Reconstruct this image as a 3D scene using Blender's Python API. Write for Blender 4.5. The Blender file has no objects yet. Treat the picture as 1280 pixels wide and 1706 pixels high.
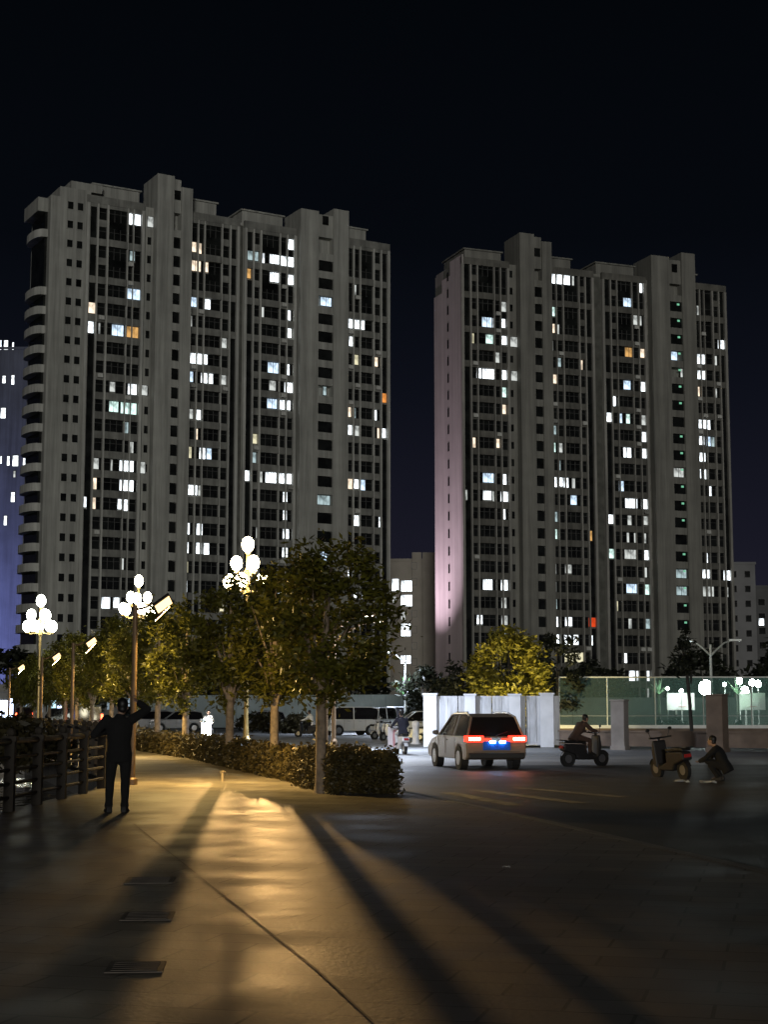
import bpy, math, random
from mathutils import Vector, Matrix, Euler
R = math.radians
random.seed(11)
S = bpy.context.scene
COL = S.collection
F = 2632.0                        # focal length of the photograph in its own pixels
CAMZ = 1.62
PITCH = math.atan(330 / F)

# ------------------------------------------------------------------ survey helpers
def ray(px, py):
    x = (px - 640) / F; u = (853 - py) / F
    y = math.cos(PITCH) - u * math.sin(PITCH); z = math.sin(PITCH) + u * math.cos(PITCH)
    return x / y, z / y
def at(px, py, Y):
    a, b = ray(px, py)
    return Vector((a * Y, Y, CAMZ + b * Y))
def gnd(px, py, z=0.0):
    a, b = ray(px, py)
    Y = (z - CAMZ) / b
    return Vector((a * Y, Y, z))

# ------------------------------------------------------------------ object helpers
def tag(o, label=None, cat=None, group=None, kind=None):
    if label: o['label'] = label
    if cat: o['category'] = cat
    if group: o['group'] = group
    if kind: o['kind'] = kind
    return o
def empty(name, loc=(0, 0, 0), rz=0.0, label=None, cat=None, group=None):
    o = bpy.data.objects.new(name, None); COL.objects.link(o)
    o.location = loc; o.rotation_euler = (0, 0, rz); o.empty_display_size = .2
    return tag(o, label, cat, group)
def kids(o):
    return [c for c in bpy.data.objects if c.parent == o]
def copy_tree(o, parent=None):
    c = o.copy(); COL.objects.link(c)
    if parent is not None: c.parent = parent
    for ch in kids(o): copy_tree(ch, c)
    return c

class MB:
    def __init__(s): s.v = []; s.f = []; s.m = []; s.M = Matrix.Identity(4); s.k = 0
    def add(s, vs, fs):
        b = len(s.v)
        s.v += [s.M @ Vector(p) for p in vs]
        for f in fs: s.f.append([b + i for i in f]); s.m.append(s.k)
        return s
    def box(s, x0, x1, y0, y1, z0, z1):
        return s.add([(x0,y0,z0),(x1,y0,z0),(x1,y1,z0),(x0,y1,z0),(x0,y0,z1),(x1,y0,z1),(x1,y1,z1),(x0,y1,z1)],
                     [(0,3,2,1),(4,5,6,7),(0,1,5,4),(1,2,6,5),(2,3,7,6),(3,0,4,7)])
    def quad(s, a, b, c, d): return s.add([a, b, c, d], [(0, 1, 2, 3)])
    def tube(s, pts, rad, n=8, cap=True):
        pts = [Vector(p) for p in pts]
        if not hasattr(rad, '__len__'): rad = [rad] * len(pts)
        vs = []; up = Vector((0, 0, 1))
        for i, p in enumerate(pts):
            d = (pts[min(i + 1, len(pts) - 1)] - pts[max(i - 1, 0)]).normalized()
            ref = up if abs(d.z) < .95 else Vector((0, 1, 0))
            a = d.cross(ref).normalized(); b = a.cross(d)
            for j in range(n):
                t = 2 * math.pi * j / n
                vs.append(p + (a * math.cos(t) + b * math.sin(t)) * rad[i])
        fs = []
        for i in range(len(pts) - 1):
            for j in range(n):
                k = (j + 1) % n
                fs.append((i*n+j, i*n+k, (i+1)*n+k, (i+1)*n+j))
        if cap:
            fs.append(tuple(range(n))); fs.append(tuple((len(pts)-1)*n + j for j in range(n))[::-1])
        return s.add(vs, fs)
    def lathe(s, prof, c=(0, 0, 0), n=14):
        vs = []; c = Vector(c)
        for r, z in prof:
            for j in range(n):
                t = 2*math.pi*j/n; vs.append(c + Vector((r*math.cos(t), r*math.sin(t), z)))
        fs = []
        for i in range(len(prof)-1):
            for j in range(n):
                k = (j+1) % n; fs.append((i*n+j, i*n+k, (i+1)*n+k, (i+1)*n+j))
        fs.append(tuple(range(n))[::-1]); fs.append(tuple((len(prof)-1)*n+j for j in range(n)))
        return s.add(vs, fs)
    def ball(s, c, rx, ry=None, rz=None, n=12, m=8):
        ry = ry or rx; rz = rz or rx
        c = Vector(c); vs = [c + Vector((0, 0, -rz))]
        for i in range(1, m):
            ph = -math.pi/2 + math.pi*i/m
            for j in range(n):
                t = 2*math.pi*j/n
                vs.append(c + Vector((rx*math.cos(ph)*math.cos(t), ry*math.cos(ph)*math.sin(t), rz*math.sin(ph))))
        vs.append(c + Vector((0, 0, rz))); L = len(vs)-1; fs = []
        for j in range(n):
            k = (j+1) % n; fs.append((0, 1+k, 1+j)); fs.append((L, L-n+j, L-n+k))
        for i in range(m-2):
            for j in range(n):
                k = (j+1) % n; a = 1+i*n; fs.append((a+j, a+k, a+n+k, a+n+j))
        return s.add(vs, fs)
    def prism_x(s, poly, x0, x1):
        """side profile (y, z) extruded across x"""
        n = len(poly)
        vs = [(x0, y, z) for y, z in poly] + [(x1, y, z) for y, z in poly]
        fs = [tuple(range(n))[::-1], tuple(range(n, 2*n))]
        for i in range(n):
            k = (i+1) % n; fs.append((i, k, n+k, n+i))
        return s.add(vs, fs)
    def prism_z(s, poly, z0, z1):
        n = len(poly)
        vs = [(x, y, z0) for x, y in poly] + [(x, y, z1) for x, y in poly]
        fs = [tuple(range(n))[::-1], tuple(range(n, 2*n))]
        for i in range(n):
            k = (i+1) % n; fs.append((i, k, n+k, n+i))
        return s.add(vs, fs)
    def build(s, name, mats, parent=None, smooth=False, bevel=0.0, loc=None):
        me = bpy.data.meshes.new(name)
        me.from_pydata([tuple(p) for p in s.v], [], s.f)
        if not isinstance(mats, (list, tuple)): mats = [mats]
        for m in mats: me.materials.append(m)
        if len(mats) > 1: me.polygons.foreach_set('material_index', s.m)
        if smooth: me.polygons.foreach_set('use_smooth', [True]*len(s.f))
        me.update()
        o = bpy.data.objects.new(name, me); COL.objects.link(o)
        if parent is not None: o.parent = parent
        if loc is not None: o.location = loc
        if bevel:
            b = o.modifiers.new('bevel', 'BEVEL'); b.width = bevel; b.segments = 2; b.limit_method = 'ANGLE'; b.angle_limit = R(35)
        return o

# ------------------------------------------------------------------ materials
MATS = {}
def mat(name, col, rough=.6, metal=0.0, var=0.0, scale=3.0, spec=.5, bump=0.0, bscale=20.0, col2=None, coord='Object', rvar=0.0, detail=5):
    if name in MATS: return MATS[name]
    m = bpy.data.materials.new(name); m.use_nodes = True
    nt = m.node_tree; b = nt.nodes['Principled BSDF']
    b.inputs['Base Color'].default_value = (*col, 1); b.inputs['Roughness'].default_value = rough
    b.inputs['Metallic'].default_value = metal; b.inputs['Specular IOR Level'].default_value = spec
    tc = nt.nodes.new('ShaderNodeTexCoord')
    if var or col2:
        n = nt.nodes.new('ShaderNodeTexNoise'); n.inputs['Scale'].default_value = scale; n.inputs['Detail'].default_value = detail
        nt.links.new(tc.outputs[coord], n.inputs['Vector'])
        r = nt.nodes.new('ShaderNodeValToRGB'); r.color_ramp.elements[0].position = .3; r.color_ramp.elements[1].position = .7
        c2 = col2 or tuple(min(1, c*(1+var)) for c in col)
        c1 = tuple(c*(1-var) for c in col)
        r.color_ramp.elements[0].color = (*c1, 1); r.color_ramp.elements[1].color = (*c2, 1)
        nt.links.new(n.outputs['Fac'], r.inputs['Fac']); nt.links.new(r.outputs['Color'], b.inputs['Base Color'])
        if rvar:
            mr = nt.nodes.new('ShaderNodeMapRange'); mr.inputs['To Min'].default_value = rough - rvar; mr.inputs['To Max'].default_value = rough + rvar
            mr.inputs['From Min'].default_value = .3; mr.inputs['From Max'].default_value = .7
            nt.links.new(n.outputs['Fac'], mr.inputs['Value']); nt.links.new(mr.outputs['Result'], b.inputs['Roughness'])
    if bump:
        n2 = nt.nodes.new('ShaderNodeTexNoise'); n2.inputs['Scale'].default_value = bscale; n2.inputs['Detail'].default_value = 6
        nt.links.new(tc.outputs[coord], n2.inputs['Vector'])
        bp = nt.nodes.new('ShaderNodeBump'); bp.inputs['Strength'].default_value = bump; bp.inputs['Distance'].default_value = .02
        nt.links.new(n2.outputs['Fac'], bp.inputs['Height']); nt.links.new(bp.outputs['Normal'], b.inputs['Normal'])
    MATS[name] = m
    return m
def emit(name, col, strength, pattern=0.0, scale=(1.2, 1.2, .5)):
    if name in MATS: return MATS[name]
    m = bpy.data.materials.new(name); m.use_nodes = True
    nt = m.node_tree; nt.nodes.clear()
    out = nt.nodes.new('ShaderNodeOutputMaterial'); e = nt.nodes.new('ShaderNodeEmission')
    e.inputs['Color'].default_value = (*col, 1); e.inputs['Strength'].default_value = strength
    nt.links.new(e.outputs[0], out.inputs['Surface'])
    if pattern:                       # curtains and furniture seen through the lit pane
        tc = nt.nodes.new('ShaderNodeTexCoord'); mp = nt.nodes.new('ShaderNodeMapping'); mp.inputs['Scale'].default_value = scale
        n = nt.nodes.new('ShaderNodeTexNoise'); n.inputs['Scale'].default_value = 1.0; n.inputs['Detail'].default_value = 3
        mr = nt.nodes.new('ShaderNodeMapRange'); mr.inputs['From Min'].default_value = .38; mr.inputs['From Max'].default_value = .55
        mr.inputs['To Min'].default_value = strength*(1-pattern); mr.inputs['To Max'].default_value = strength
        nt.links.new(tc.outputs['Object'], mp.inputs['Vector']); nt.links.new(mp.outputs[0], n.inputs['Vector'])
        nt.links.new(n.outputs['Fac'], mr.inputs['Value']); nt.links.new(mr.outputs[0], e.inputs['Strength'])
    MATS[name] = m
    return m
def leafmat(name, c1, c2, trans=.35):
    if name in MATS: return MATS[name]
    m = bpy.data.materials.new(name); m.use_nodes = True
    nt = m.node_tree; nt.nodes.clear(); N = nt.nodes.new; L = nt.links.new
    out = N('ShaderNodeOutputMaterial'); d = N('ShaderNodeBsdfPrincipled'); t = N('ShaderNodeBsdfTranslucent'); mx = N('ShaderNodeMixShader')
    d.inputs['Roughness'].default_value = .5; d.inputs['Specular IOR Level'].default_value = .3
    tc = N('ShaderNodeTexCoord'); n = N('ShaderNodeTexNoise'); n.inputs['Scale'].default_value = 2.2; n.inputs['Detail'].default_value = 6
    r = N('ShaderNodeValToRGB'); r.color_ramp.elements[0].position = .32; r.color_ramp.elements[1].position = .68
    r.color_ramp.elements[0].color = (*c1, 1); r.color_ramp.elements[1].color = (*c2, 1)
    L(tc.outputs['Object'], n.inputs['Vector']); L(n.outputs['Fac'], r.inputs['Fac'])
    L(r.outputs['Color'], d.inputs['Base Color']); L(r.outputs['Color'], t.inputs['Color'])
    mx.inputs['Fac'].default_value = trans
    L(d.outputs[0], mx.inputs[1]); L(t.outputs[0], mx.inputs[2]); L(mx.outputs[0], out.inputs['Surface'])
    MATS[name] = m
    return m

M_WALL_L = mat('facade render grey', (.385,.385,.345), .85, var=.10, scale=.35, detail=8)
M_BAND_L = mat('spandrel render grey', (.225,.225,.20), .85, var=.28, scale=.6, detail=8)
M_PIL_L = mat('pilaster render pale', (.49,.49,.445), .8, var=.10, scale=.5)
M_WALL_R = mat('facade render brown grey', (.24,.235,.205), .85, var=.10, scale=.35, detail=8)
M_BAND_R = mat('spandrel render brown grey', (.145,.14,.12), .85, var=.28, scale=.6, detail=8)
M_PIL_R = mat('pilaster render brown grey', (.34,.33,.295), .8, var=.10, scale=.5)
M_GABLE = mat('gable render beige', (.42,.385,.36), .9, var=.06, scale=.3)
def streaks(m, amt=.45, sx=.9, sz=.035):
    # rain streaks and grime running down a wall
    nt = m.node_tree; b = nt.nodes['Principled BSDF']; L = nt.links.new; src = b.inputs['Base Color'].links[0].from_socket
    tc = nt.nodes.new('ShaderNodeTexCoord'); mp = nt.nodes.new('ShaderNodeMapping'); mp.inputs['Scale'].default_value = (sx, sx, sz)
    n = nt.nodes.new('ShaderNodeTexNoise'); n.inputs['Scale'].default_value = 1.0; n.inputs['Detail'].default_value = 8; n.inputs['Roughness'].default_value = .7
    r = nt.nodes.new('ShaderNodeMapRange'); r.inputs['From Min'].default_value = .35; r.inputs['From Max'].default_value = .65; r.inputs['To Min'].default_value = 1-amt; r.inputs['To Max'].default_value = 1.08
    mx = nt.nodes.new('ShaderNodeMix'); mx.data_type = 'RGBA'; mx.blend_type = 'MULTIPLY'; mx.inputs[0].default_value = 1
    L(tc.outputs['Object'], mp.inputs['Vector']); L(mp.outputs[0], n.inputs['Vector']); L(n.outputs['Fac'], r.inputs['Value'])
    L(src, mx.inputs[6]); L(r.outputs['Result'], mx.inputs[7]); L(mx.outputs[2], b.inputs['Base Color'])
for m_ in (M_WALL_L, M_BAND_L, M_PIL_L, M_WALL_R, M_BAND_R, M_PIL_R): streaks(m_)
streaks(M_GABLE, .2)
M_AC = mat('air conditioner casing', (.50,.50,.46), .6, var=.2, scale=3)
M_GLASS = mat('dark window glass', (.012,.013,.012), .09, var=.6, scale=.5, spec=.4)
M_REC = mat('recess wall', (.10,.10,.085), .9, var=.3, scale=.8)
M_FRAME = mat('window frame dark', (.07,.07,.065), .5, var=.1)
LIT = {'w': emit('lit window white', (.88,.95,1.0), 3.2, .75),
       'b': emit('lit window blue white', (.62,.80,1.0), 1.7, .7),
       'g': emit('lit window green white', (.72,1.0,.92), 1.5, .75),
       'p': emit('lit window peach', (1.0,.80,.60), 1.6, .6),
       'a': emit('lit window amber', (1.0,.55,.18), .8, .6),
       'o': emit('lit window orange', (1.0,.36,.08), 1.0, .5),
       'r': emit('lit window red', (1.0,.09,.02), .8, .4),
       'y': emit('lit window yellow white', (1.0,.93,.62), .9, .6),
       'd': emit('lit window dim', (.86,.90,.86), .8, .75),
       'k': emit('lit window dim cool', (.66,.85,.88), .7, .75)}
LITNAME = {'a': 'amber lit window', 'o': 'orange lit window', 'r': 'red lit window', 'y': 'wide yellowish lit window', 'p': 'warm peach lit window', 'b': 'bluish lit window'}
# ------------------------------------------------------------------ apartment towers
HS = 2.95; WH = 1.86              # storey height, window height
# lit windows as surveyed on the photograph: (scale, ox, oy), then x0 y0 x1 y1 colour
LIT_L = [((3.048,0,260), """652 282 670 358 w/678 290 712 362 w/748 340 776 374 d/658 490 682 540 k/640 672 704 745 b/440 714 480 795 p/440 815 472 895 w/498 838 508 890 d/570 835 622 905 b/636 865 696 930 a/556 1140 582 1195 d/650 1145 690 1222 w/716 1150 746 1235 d/968 450 994 515 p/1004 450 1022 522 p/966 540 1015 612 p/1035 558 1056 605 p/962 728 1002 798 b/1036 740 1066 795 w/950 998 1018 1083 w/1030 1010 1052 1068 w/950 1110 978 1170 b/1020 1110 1050 1155 w/1060 1120 1080 1170 w"""),
 ((3.048,0,640), """555 72 597 130 g/616 78 686 160 g/610 380 672 455 w/610 475 672 555 w/596 590 620 650 w/628 590 650 650 w/560 388 570 430 d/402 545 436 608 w/936 322 970 390 y/1012 328 1040 388 w/1048 335 1072 388 b/936 510 1000 588 w/1005 520 1025 568 d/926 702 960 780 w/998 710 1026 775 w/922 800 955 876 w/995 805 1022 865 w/1034 812 1060 865 w/918 998 948 1065 w/516 1070 555 1132 w/575 1075 606 1145 w/1226 442 1262 516 w/712 395 735 470 d"""),
 ((3.2,300,300), """575 342 605 412 w/362 410 412 478 k/438 415 450 450 w/480 412 528 475 w/537 418 612 505 w/356 498 376 570 a/480 512 522 570 w/572 530 606 600 w/434 705 446 757 d/566 718 588 785 w/566 815 592 880 w/470 985 520 1050 b/562 1000 582 1070 w/476 1080 508 1140 d/558 1088 602 1170 w/466 1175 512 1242 b/530 1186 584 1262 w/735 620 785 692 b/745 1128 762 1170 k/882 742 930 820 w/932 748 980 808 w/880 845 890 905 w/902 845 928 912 w/878 935 890 1005 y/1066 1138 1098 1205 o"""),
 ((2.909,300,640), """796 202 830 268 w/848 210 870 250 d/956 210 968 272 p/970 210 996 270 w/378 445 398 482 d/416 424 462 488 w/474 436 534 508 w/790 458 832 528 p/842 456 868 514 w/870 460 896 522 b/498 536 518 590 w/498 628 516 685 w/498 705 526 775 w/495 805 520 862 w/652 532 706 590 k/648 810 692 852 b/786 630 802 700 w/836 638 870 690 w/963 642 980 712 w/368 715 384 750 d/478 980 520 1042 w/836 990 855 1040 w/882 1005 902 1038 w/878 1080 895 1115 w""")]
LIT_R = [((4.267,700,370), """925 370 1008 440 w/1018 372 1064 438 w/1082 410 1096 450 d/925 612 958 688 g/930 728 958 790 p/970 735 990 790 d/445 672 506 742 b/518 685 532 745 w/578 690 606 755 w/520 430 532 520 d/470 788 516 860 g/572 808 614 888 w/645 820 690 900 d/404 1030 440 1095 w/448 1028 520 1105 w/574 1045 614 1130 w/650 1050 690 1130 d/576 1165 612 1250 g/578 1295 610 1370 p/930 1072 972 1138 p/930 1565 964 1640 g"""),
 ((4.0,960,400), """425 300 442 375 w/320 392 374 470 b/384 545 410 600 d/426 530 438 585 d/330 725 378 775 a/428 728 466 802 p/320 945 362 1012 b/430 950 464 1025 w/200 1140 238 1224 w/282 1168 308 1230 b/335 1158 360 1220 g/434 1172 466 1248 d/438 1300 466 1355 w/318 1400 340 1455 w/340 1380 368 1455 w/434 1385 474 1466 w/610 730 650 795 b/675 850 697 905 d/622 1500 690 1580 d/950 680 994 755 w/808 778 858 830 w/808 875 858 935 w/798 1200 864 1272 w/874 1214 896 1270 w/824 1315 856 1378 w/870 1320 898 1370 b/905 1330 925 1380 k/822 1420 862 1485 w/808 470 826 520 d"""),
 ((4.063,700,740), """890 0 918 60 g/430 172 494 240 b/550 178 584 265 w/430 280 480 360 w/490 290 502 375 d/548 298 592 388 w/552 425 578 500 w/300 320 320 365 d/895 205 928 290 w/934 205 970 296 w/975 215 1005 275 w/1030 235 1050 280 d/1022 335 1060 390 b/892 555 928 640 g/1143 570 1166 655 a/895 790 922 880 d/985 792 1025 875 d/430 875 486 950 w/550 888 592 978 w/553 1045 585 1095 d/553 1130 592 1215 d/290 1148 312 1210 w/386 1145 422 1190 w/900 1030 928 1110 k/905 1148 935 1230 w/985 1145 1028 1218 w/1145 1155 1188 1240 r/910 1262 942 1350 w/978 1255 1022 1335 w/1040 1270 1072 1330 w/1148 1270 1170 1358 w/990 1380 1110 1475 y/560 1250 600 1340 b"""),
 ((4.0,960,760), """288 160 318 215 b/334 262 404 350 w/438 278 480 360 w/205 372 246 458 w/345 398 370 450 d/445 398 478 470 d/340 525 355 565 d/388 515 402 570 d/448 503 468 580 d/214 595 252 685 g/330 618 405 690 d/448 618 488 700 w/342 840 410 905 b/455 842 490 920 g/352 1090 372 1130 d/460 1075 495 1150 k/310 1300 340 1355 w/356 1418 392 1478 w/405 1415 425 1485 w/465 1418 490 1480 w/636 732 708 820 k/640 848 710 935 k/845 755 888 810 w/988 755 1038 835 w/826 860 846 928 y/850 875 915 920 d/885 225 905 278 w/1000 870 1016 935 d""")]
def parse(lst):
    out = []
    for (sc, ox, oy), t in lst:
        for e in t.split('/'):
            a = e.split(); x0, y0, x1, y1 = [float(q) for q in a[:4]]
            out.append((x0/sc+ox, y0/sc+oy, x1/sc+ox, y1/sc+oy, a[4]))
    return out

class Tower:
    """local axes of the tower: x along the street front, y into the building, z up"""
    def __init__(s, name, O, E, H, refy, label):
        s.O = Vector((O[0], O[1], 0)); d = Vector((E[0]-O[0], E[1]-O[1], 0)); s.len = d.length; s.u = d.normalized()
        s.n = Vector((s.u.y, -s.u.x, 0)); s.H = H; s.refy = refy
        s.root = empty(name, s.O, math.atan2(s.u.y, s.u.x), label, 'apartment tower')
        s.cells = []; s.wins = []
    def hit(s, px, py, inward=0.0):
        a, b = ray(px, py)
        O = s.O - s.n*inward; C = Vector((0, 0, CAMZ)); dr = Vector((a, 1, b))
        t = (O - C).dot(s.n) / dr.dot(s.n); p = C + dr*t
        return (p - s.O).dot(s.u), p.z
    def U(s, px, inward=0.0): return s.hit(px, s.refy, inward)[0]

def window_mesh(root, u0, u1, zc, h, yin, pane, name='window', axis=0, div=1, label=None):
    w = MB(); cx = (u0+u1)/2; hw = (u1-u0)/2; hh = h/2; fr = min(.07, hw*.3)
    w.k = 1
    for (a, b, c, d) in ((-hw, hw, hh-fr, hh), (-hw, hw, -hh, -hh+fr), (-hw, -hw+fr, -hh+fr, hh-fr), (hw-fr, hw, -hh+fr, hh-fr)):
        w.box(a, b, -.05, .05, c, d)
    for i in range(1, div):
        x = -hw + 2*hw*i/div; w.box(x-.035, x+.035, -.05, .05, -hh+fr, hh-fr)
    w.k = 0; w.quad((-hw+fr, 0, -hh+fr), (hw-fr, 0, -hh+fr), (hw-fr, 0, hh-fr), (-hw+fr, 0, hh-fr))
    o = w.build(name, [pane, M_FRAME], root)
    if axis: o.rotation_euler = (0, 0, -R(90)); o.location = (yin, cx, zc)
    else: o.location = (cx, yin, zc)
    if label: o['label'] = label
    return o

def make_tower(T, bays, cores, reveals, gaps, lit, zc0px, nfl, wallm, bandm, pilm, depth, x_left, x_right, wing=None, extra_stuff=()):
    H = T.H; root = T.root
    zc0 = T.hit(*zc0px)[1]
    zs = [zc0 - HS*k for k in range(nfl)]
    # lit windows in facade coordinates, snapped to the storeys
    L = []
    for (a, b, c, d, code) in lit:
        u0, z = T.hit(a, (b+d)/2, .35); u1, _ = T.hit(c, (b+d)/2, .35)
        k = min(range(nfl), key=lambda i: abs(zs[i]-z))
        L.append([u0, u1, k, code])
    L.sort(key=lambda t: (t[2], t[0]))
    for i in range(len(L)-1):
        if L[i][2] == L[i+1][2] and L[i][1] > L[i+1][0]-.06: L[i][1] = L[i+1][0]-.06
    for l in L: w_ = (l[1]-l[0])*.10; l[0] -= w_; l[1] += w_
    rr = random.Random(int(H*10))                                    # a few dim rooms with drawn curtains
    for q in range(44):
        b_ = rr.choice(bays); c_ = rr.choice([t for t in b_ if t[2] in 'WX']); k_ = rr.randrange(2, nfl-1)
        if all(not (l[2] == k_ and l[0] < c_[1]+.1 and l[1] > c_[0]-.1) for l in L):
            w_ = (c_[1]-c_[0])*rr.uniform(.35, .95); L.append([c_[0]+.04, c_[0]+.04+w_, k_, rr.choice('dwkpdy')])
    L.sort(key=lambda t: (t[2], t[0]))
    for i in range(len(L)-1):
        if L[i][2] == L[i+1][2] and L[i][1] > L[i+1][0]-.06: L[i][1] = L[i+1][0]-.06
    L = [l for l in L if l[1]-l[0] > .25]
    rr2 = random.Random(5)
    for q in range(34):                                              # air conditioners hung on the balcony parapets
        b_ = rr2.choice(bays); c_ = rr2.choice([t for t in b_ if t[2] in 'WX']); z = zs[rr2.randrange(2, nfl-2)] - WH/2
        u_ = (c_[0]+c_[1])/2; m = MB(); m.box(-.40, .40, -.34, -.0, 0, .56); m.box(-.44, .44, -.36, .0, -.05, -.004)
        m.lathe([(.0, 0), (.21, 0), (.21, .02), (.0, .02)], n=10) if False else m.box(-.30, .12, -.355, -.342, .08, .48)
        m.build('air_conditioner', M_AC, root, loc=(u_, -.065, z-.72))
    # body
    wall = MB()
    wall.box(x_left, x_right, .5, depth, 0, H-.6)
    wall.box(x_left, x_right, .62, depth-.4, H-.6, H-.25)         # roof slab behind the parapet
    def in_core(u): return any(c[0] < u < c[3] for c in cores)
    dark = []
    for bi, cells in enumerate(bays):
        b0, b1 = cells[0][0], cells[-1][1]
        edge = [(cells[i][1], cells[i+1][0]) for i in range(len(cells)-1)]
        bands = MB(); pil = bands
        pil.k = 1
        pil.box(b0-.45, b0, -.12, .497, 0, H-1.2); pil.box(b1, b1+.45, -.12, .497, 0, H-1.2)
        for a, b in edge:
            if b-a > .04: pil.box(a, b, -.06, .497, 0, H-1.2)
        bands.k = 0
        bands.box(b0-.45, b1+.45, -.05, .499, H-1.197, H+.0)       # parapet beam over the bay
        for (u0, u1, ty) in cells:
            for k, z in enumerate(zs):
                lo = z - WH/2 - (HS-WH)
                lowest = 0 if k == nfl-1 else lo
                skip = (ty in 'BX' and k in (0, 2)) or (ty == 'S' and k not in (1, 3, 5))
                if k == nfl-1: skip = False
                if k == 0: bands.box(u0, u1, .02, .496, z+WH/2, H-1.2)
                if not skip: bands.box(u0, u1, (-.22 if ty == 'B' else .03), .495, lowest, z-WH/2)
                ivs = [(u0, u1)]
                for (a, b, kk, c) in L:
                    if kk != k: continue
                    nv = []
                    for (p, q) in ivs:
                        if b <= p or a >= q: nv.append((p, q)); continue
                        if a-p > .22: nv.append((p, a-.03))
                        if q-b > .22: nv.append((b+.03, q))
                    ivs = nv
                for (p, q) in ivs:
                    dark.append((p, q, z, WH, ty))
                if skip: dark.append((u0, u1, z-WH/2-(HS-WH)/2, HS-WH, 'P'))
        bands.build('facade_grid', [bandm, pilm], root)
    for (a, b, yin) in reveals:                                     # narrow return strips beside the stair towers
        for z in zs:
            dark.append(((a+b)/2-.3, (a+b)/2+.3, z, 1.2, 'N'))
    # stair towers
    for (a, b, c, d, h1, h2) in cores:
        m = MB()
        m.box(a, b, -1.1, .498, 0, h1); m.box(a, b, .498, 5, H-.2, h1)
        m.box(c, d, -1.1, .498, 0, h2); m.box(c, d, .498, 5, H-.2, h2)
        m.box(b, c, -.75, .497, H-.9, h1-.35); m.box(b, c, .497, 4.5, H-.2, h1-.36)
        for k, z in enumerate(zs[1:] if len(zs) > 1 else zs):
            m.box(b, c, -.9, .49, z+WH/2-.15, z+WH/2+1.05)          # landing parapets
        m.box(b, c, -.9, .49, 0, zs[-1]-WH/2)
        m.build('stair_core', wallm, root)
        hole = MB(); hole.box((b+c)/2-.55, (b+c)/2+.55, -.80, -.755, H+1.2, H+2.7)
        hole.build('vent_opening', M_GLASS, root)
        for k, z in enumerate(zs[1:]):
            la = [l for l in L if l[2] == k+1 and l[0] < c+.2 and l[1] > b-.2]
            if not la: dark.append((b+.05, c-.05, z-.2, 1.7, 'H'))
    for (a, b) in gaps:
        dark_gap = MB(); dark_gap.box(a, b, .35, .499, 0, H-.8); dark_gap.build('shadow_joint', M_REC, root)
    # set-back roof rooms
    for (a, b, h) in extra_stuff:
        roof = MB(); roof.box(a, b, 2.2, depth-1, H-.25, H+h); roof.box(a-.3, b+.3, 1.9, depth-.7, H+h, H+h+.25)
        roof.build('roof_house', wallm, root)
    if wing:
        wing(T, wall, zs, dark)
    wall.build('wall', wallm, root)
    # the windows: every lit one, then the largest dark ones, are parts of their own; the rest is one part
    n = 0; extra = []
    for (a, b, k, c) in sorted(L, key=lambda l: l[0]-l[1]):
        div = 2 if b-a > 1.5 else 1
        core = in_core((a+b)/2)
        cc = [q for q in cores if q[0] < (a+b)/2 < q[3]]
        if cc: a = max(a, cc[0][1]+.05); b = min(b, cc[0][2]-.05)
        if b-a < .2: continue
        if n >= 98 and not core: extra.append((a, b, zs[k], c)); continue
        h = WH*random.uniform(.86, 1.0)
        window_mesh(root, a, b, zs[k] + (WH-h)/2 - (.2 if core else 0), h - (.15 if core else 0), -.80 if core else .33, LIT[c], div=div, label=LITNAME.get(c)); n += 1
    dark.sort(key=lambda t: -(t[1]-t[0])*t[3])
    ind, rest = [], []
    for t in dark:
        (ind if len(ind) < max(0, 98-n) and t[4] in 'BWX' else rest).append(t)
    for (p, q, z, h, ty) in ind:
        window_mesh(root, p, q, z, h-.01, .36, M_GLASS, div=max(1, round((q-p)/1.1)))
    st = MB()
    for (p, q, z, h, ty) in rest:
        hh = h/2 + (.0 if ty in 'PS' else -.005)
        y = {'H': -.78, 'N': .46, 'Q': .07}.get(ty, .37)
        st.k = 0; st.quad((p, y, z-hh), (q, y, z-hh), (q, y, z+hh), (p, y, z+hh))
        if ty in 'BWX' and q-p > .5:
            st.k = 1; dv = max(1, round((q-p)/1.1))
            for i in range(dv+1):
                x = p + (q-p)*i/dv; st.box(x-.04, x+.04, y-.07, y+.01, z-hh, z+hh)
            st.box(p, q, y-.068, y+.008, z+hh*.35-.03, z+hh*.35+.03)
    codes = list(LIT)
    for (a, b, z, c) in extra:
        st.k = 2 + codes.index(c); st.quad((a+.05, .34, z-WH*.44), (b-.05, .34, z-WH*.44), (b-.05, .34, z+WH*.44), (a+.05, .34, z+WH*.44))
        st.k = 1
        for x in (a, b-.05): st.box(x, x+.05, .29, .38, z-WH*.47, z+WH*.47)
    o = st.build('window', [M_GLASS, M_FRAME] + [LIT[c] for c in codes], root); o['kind'] = 'stuff'
    return zs, L

def mkcells(T, spec):
    return [(T.U(a), T.U(b), ty) for a, b, ty in spec]

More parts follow.
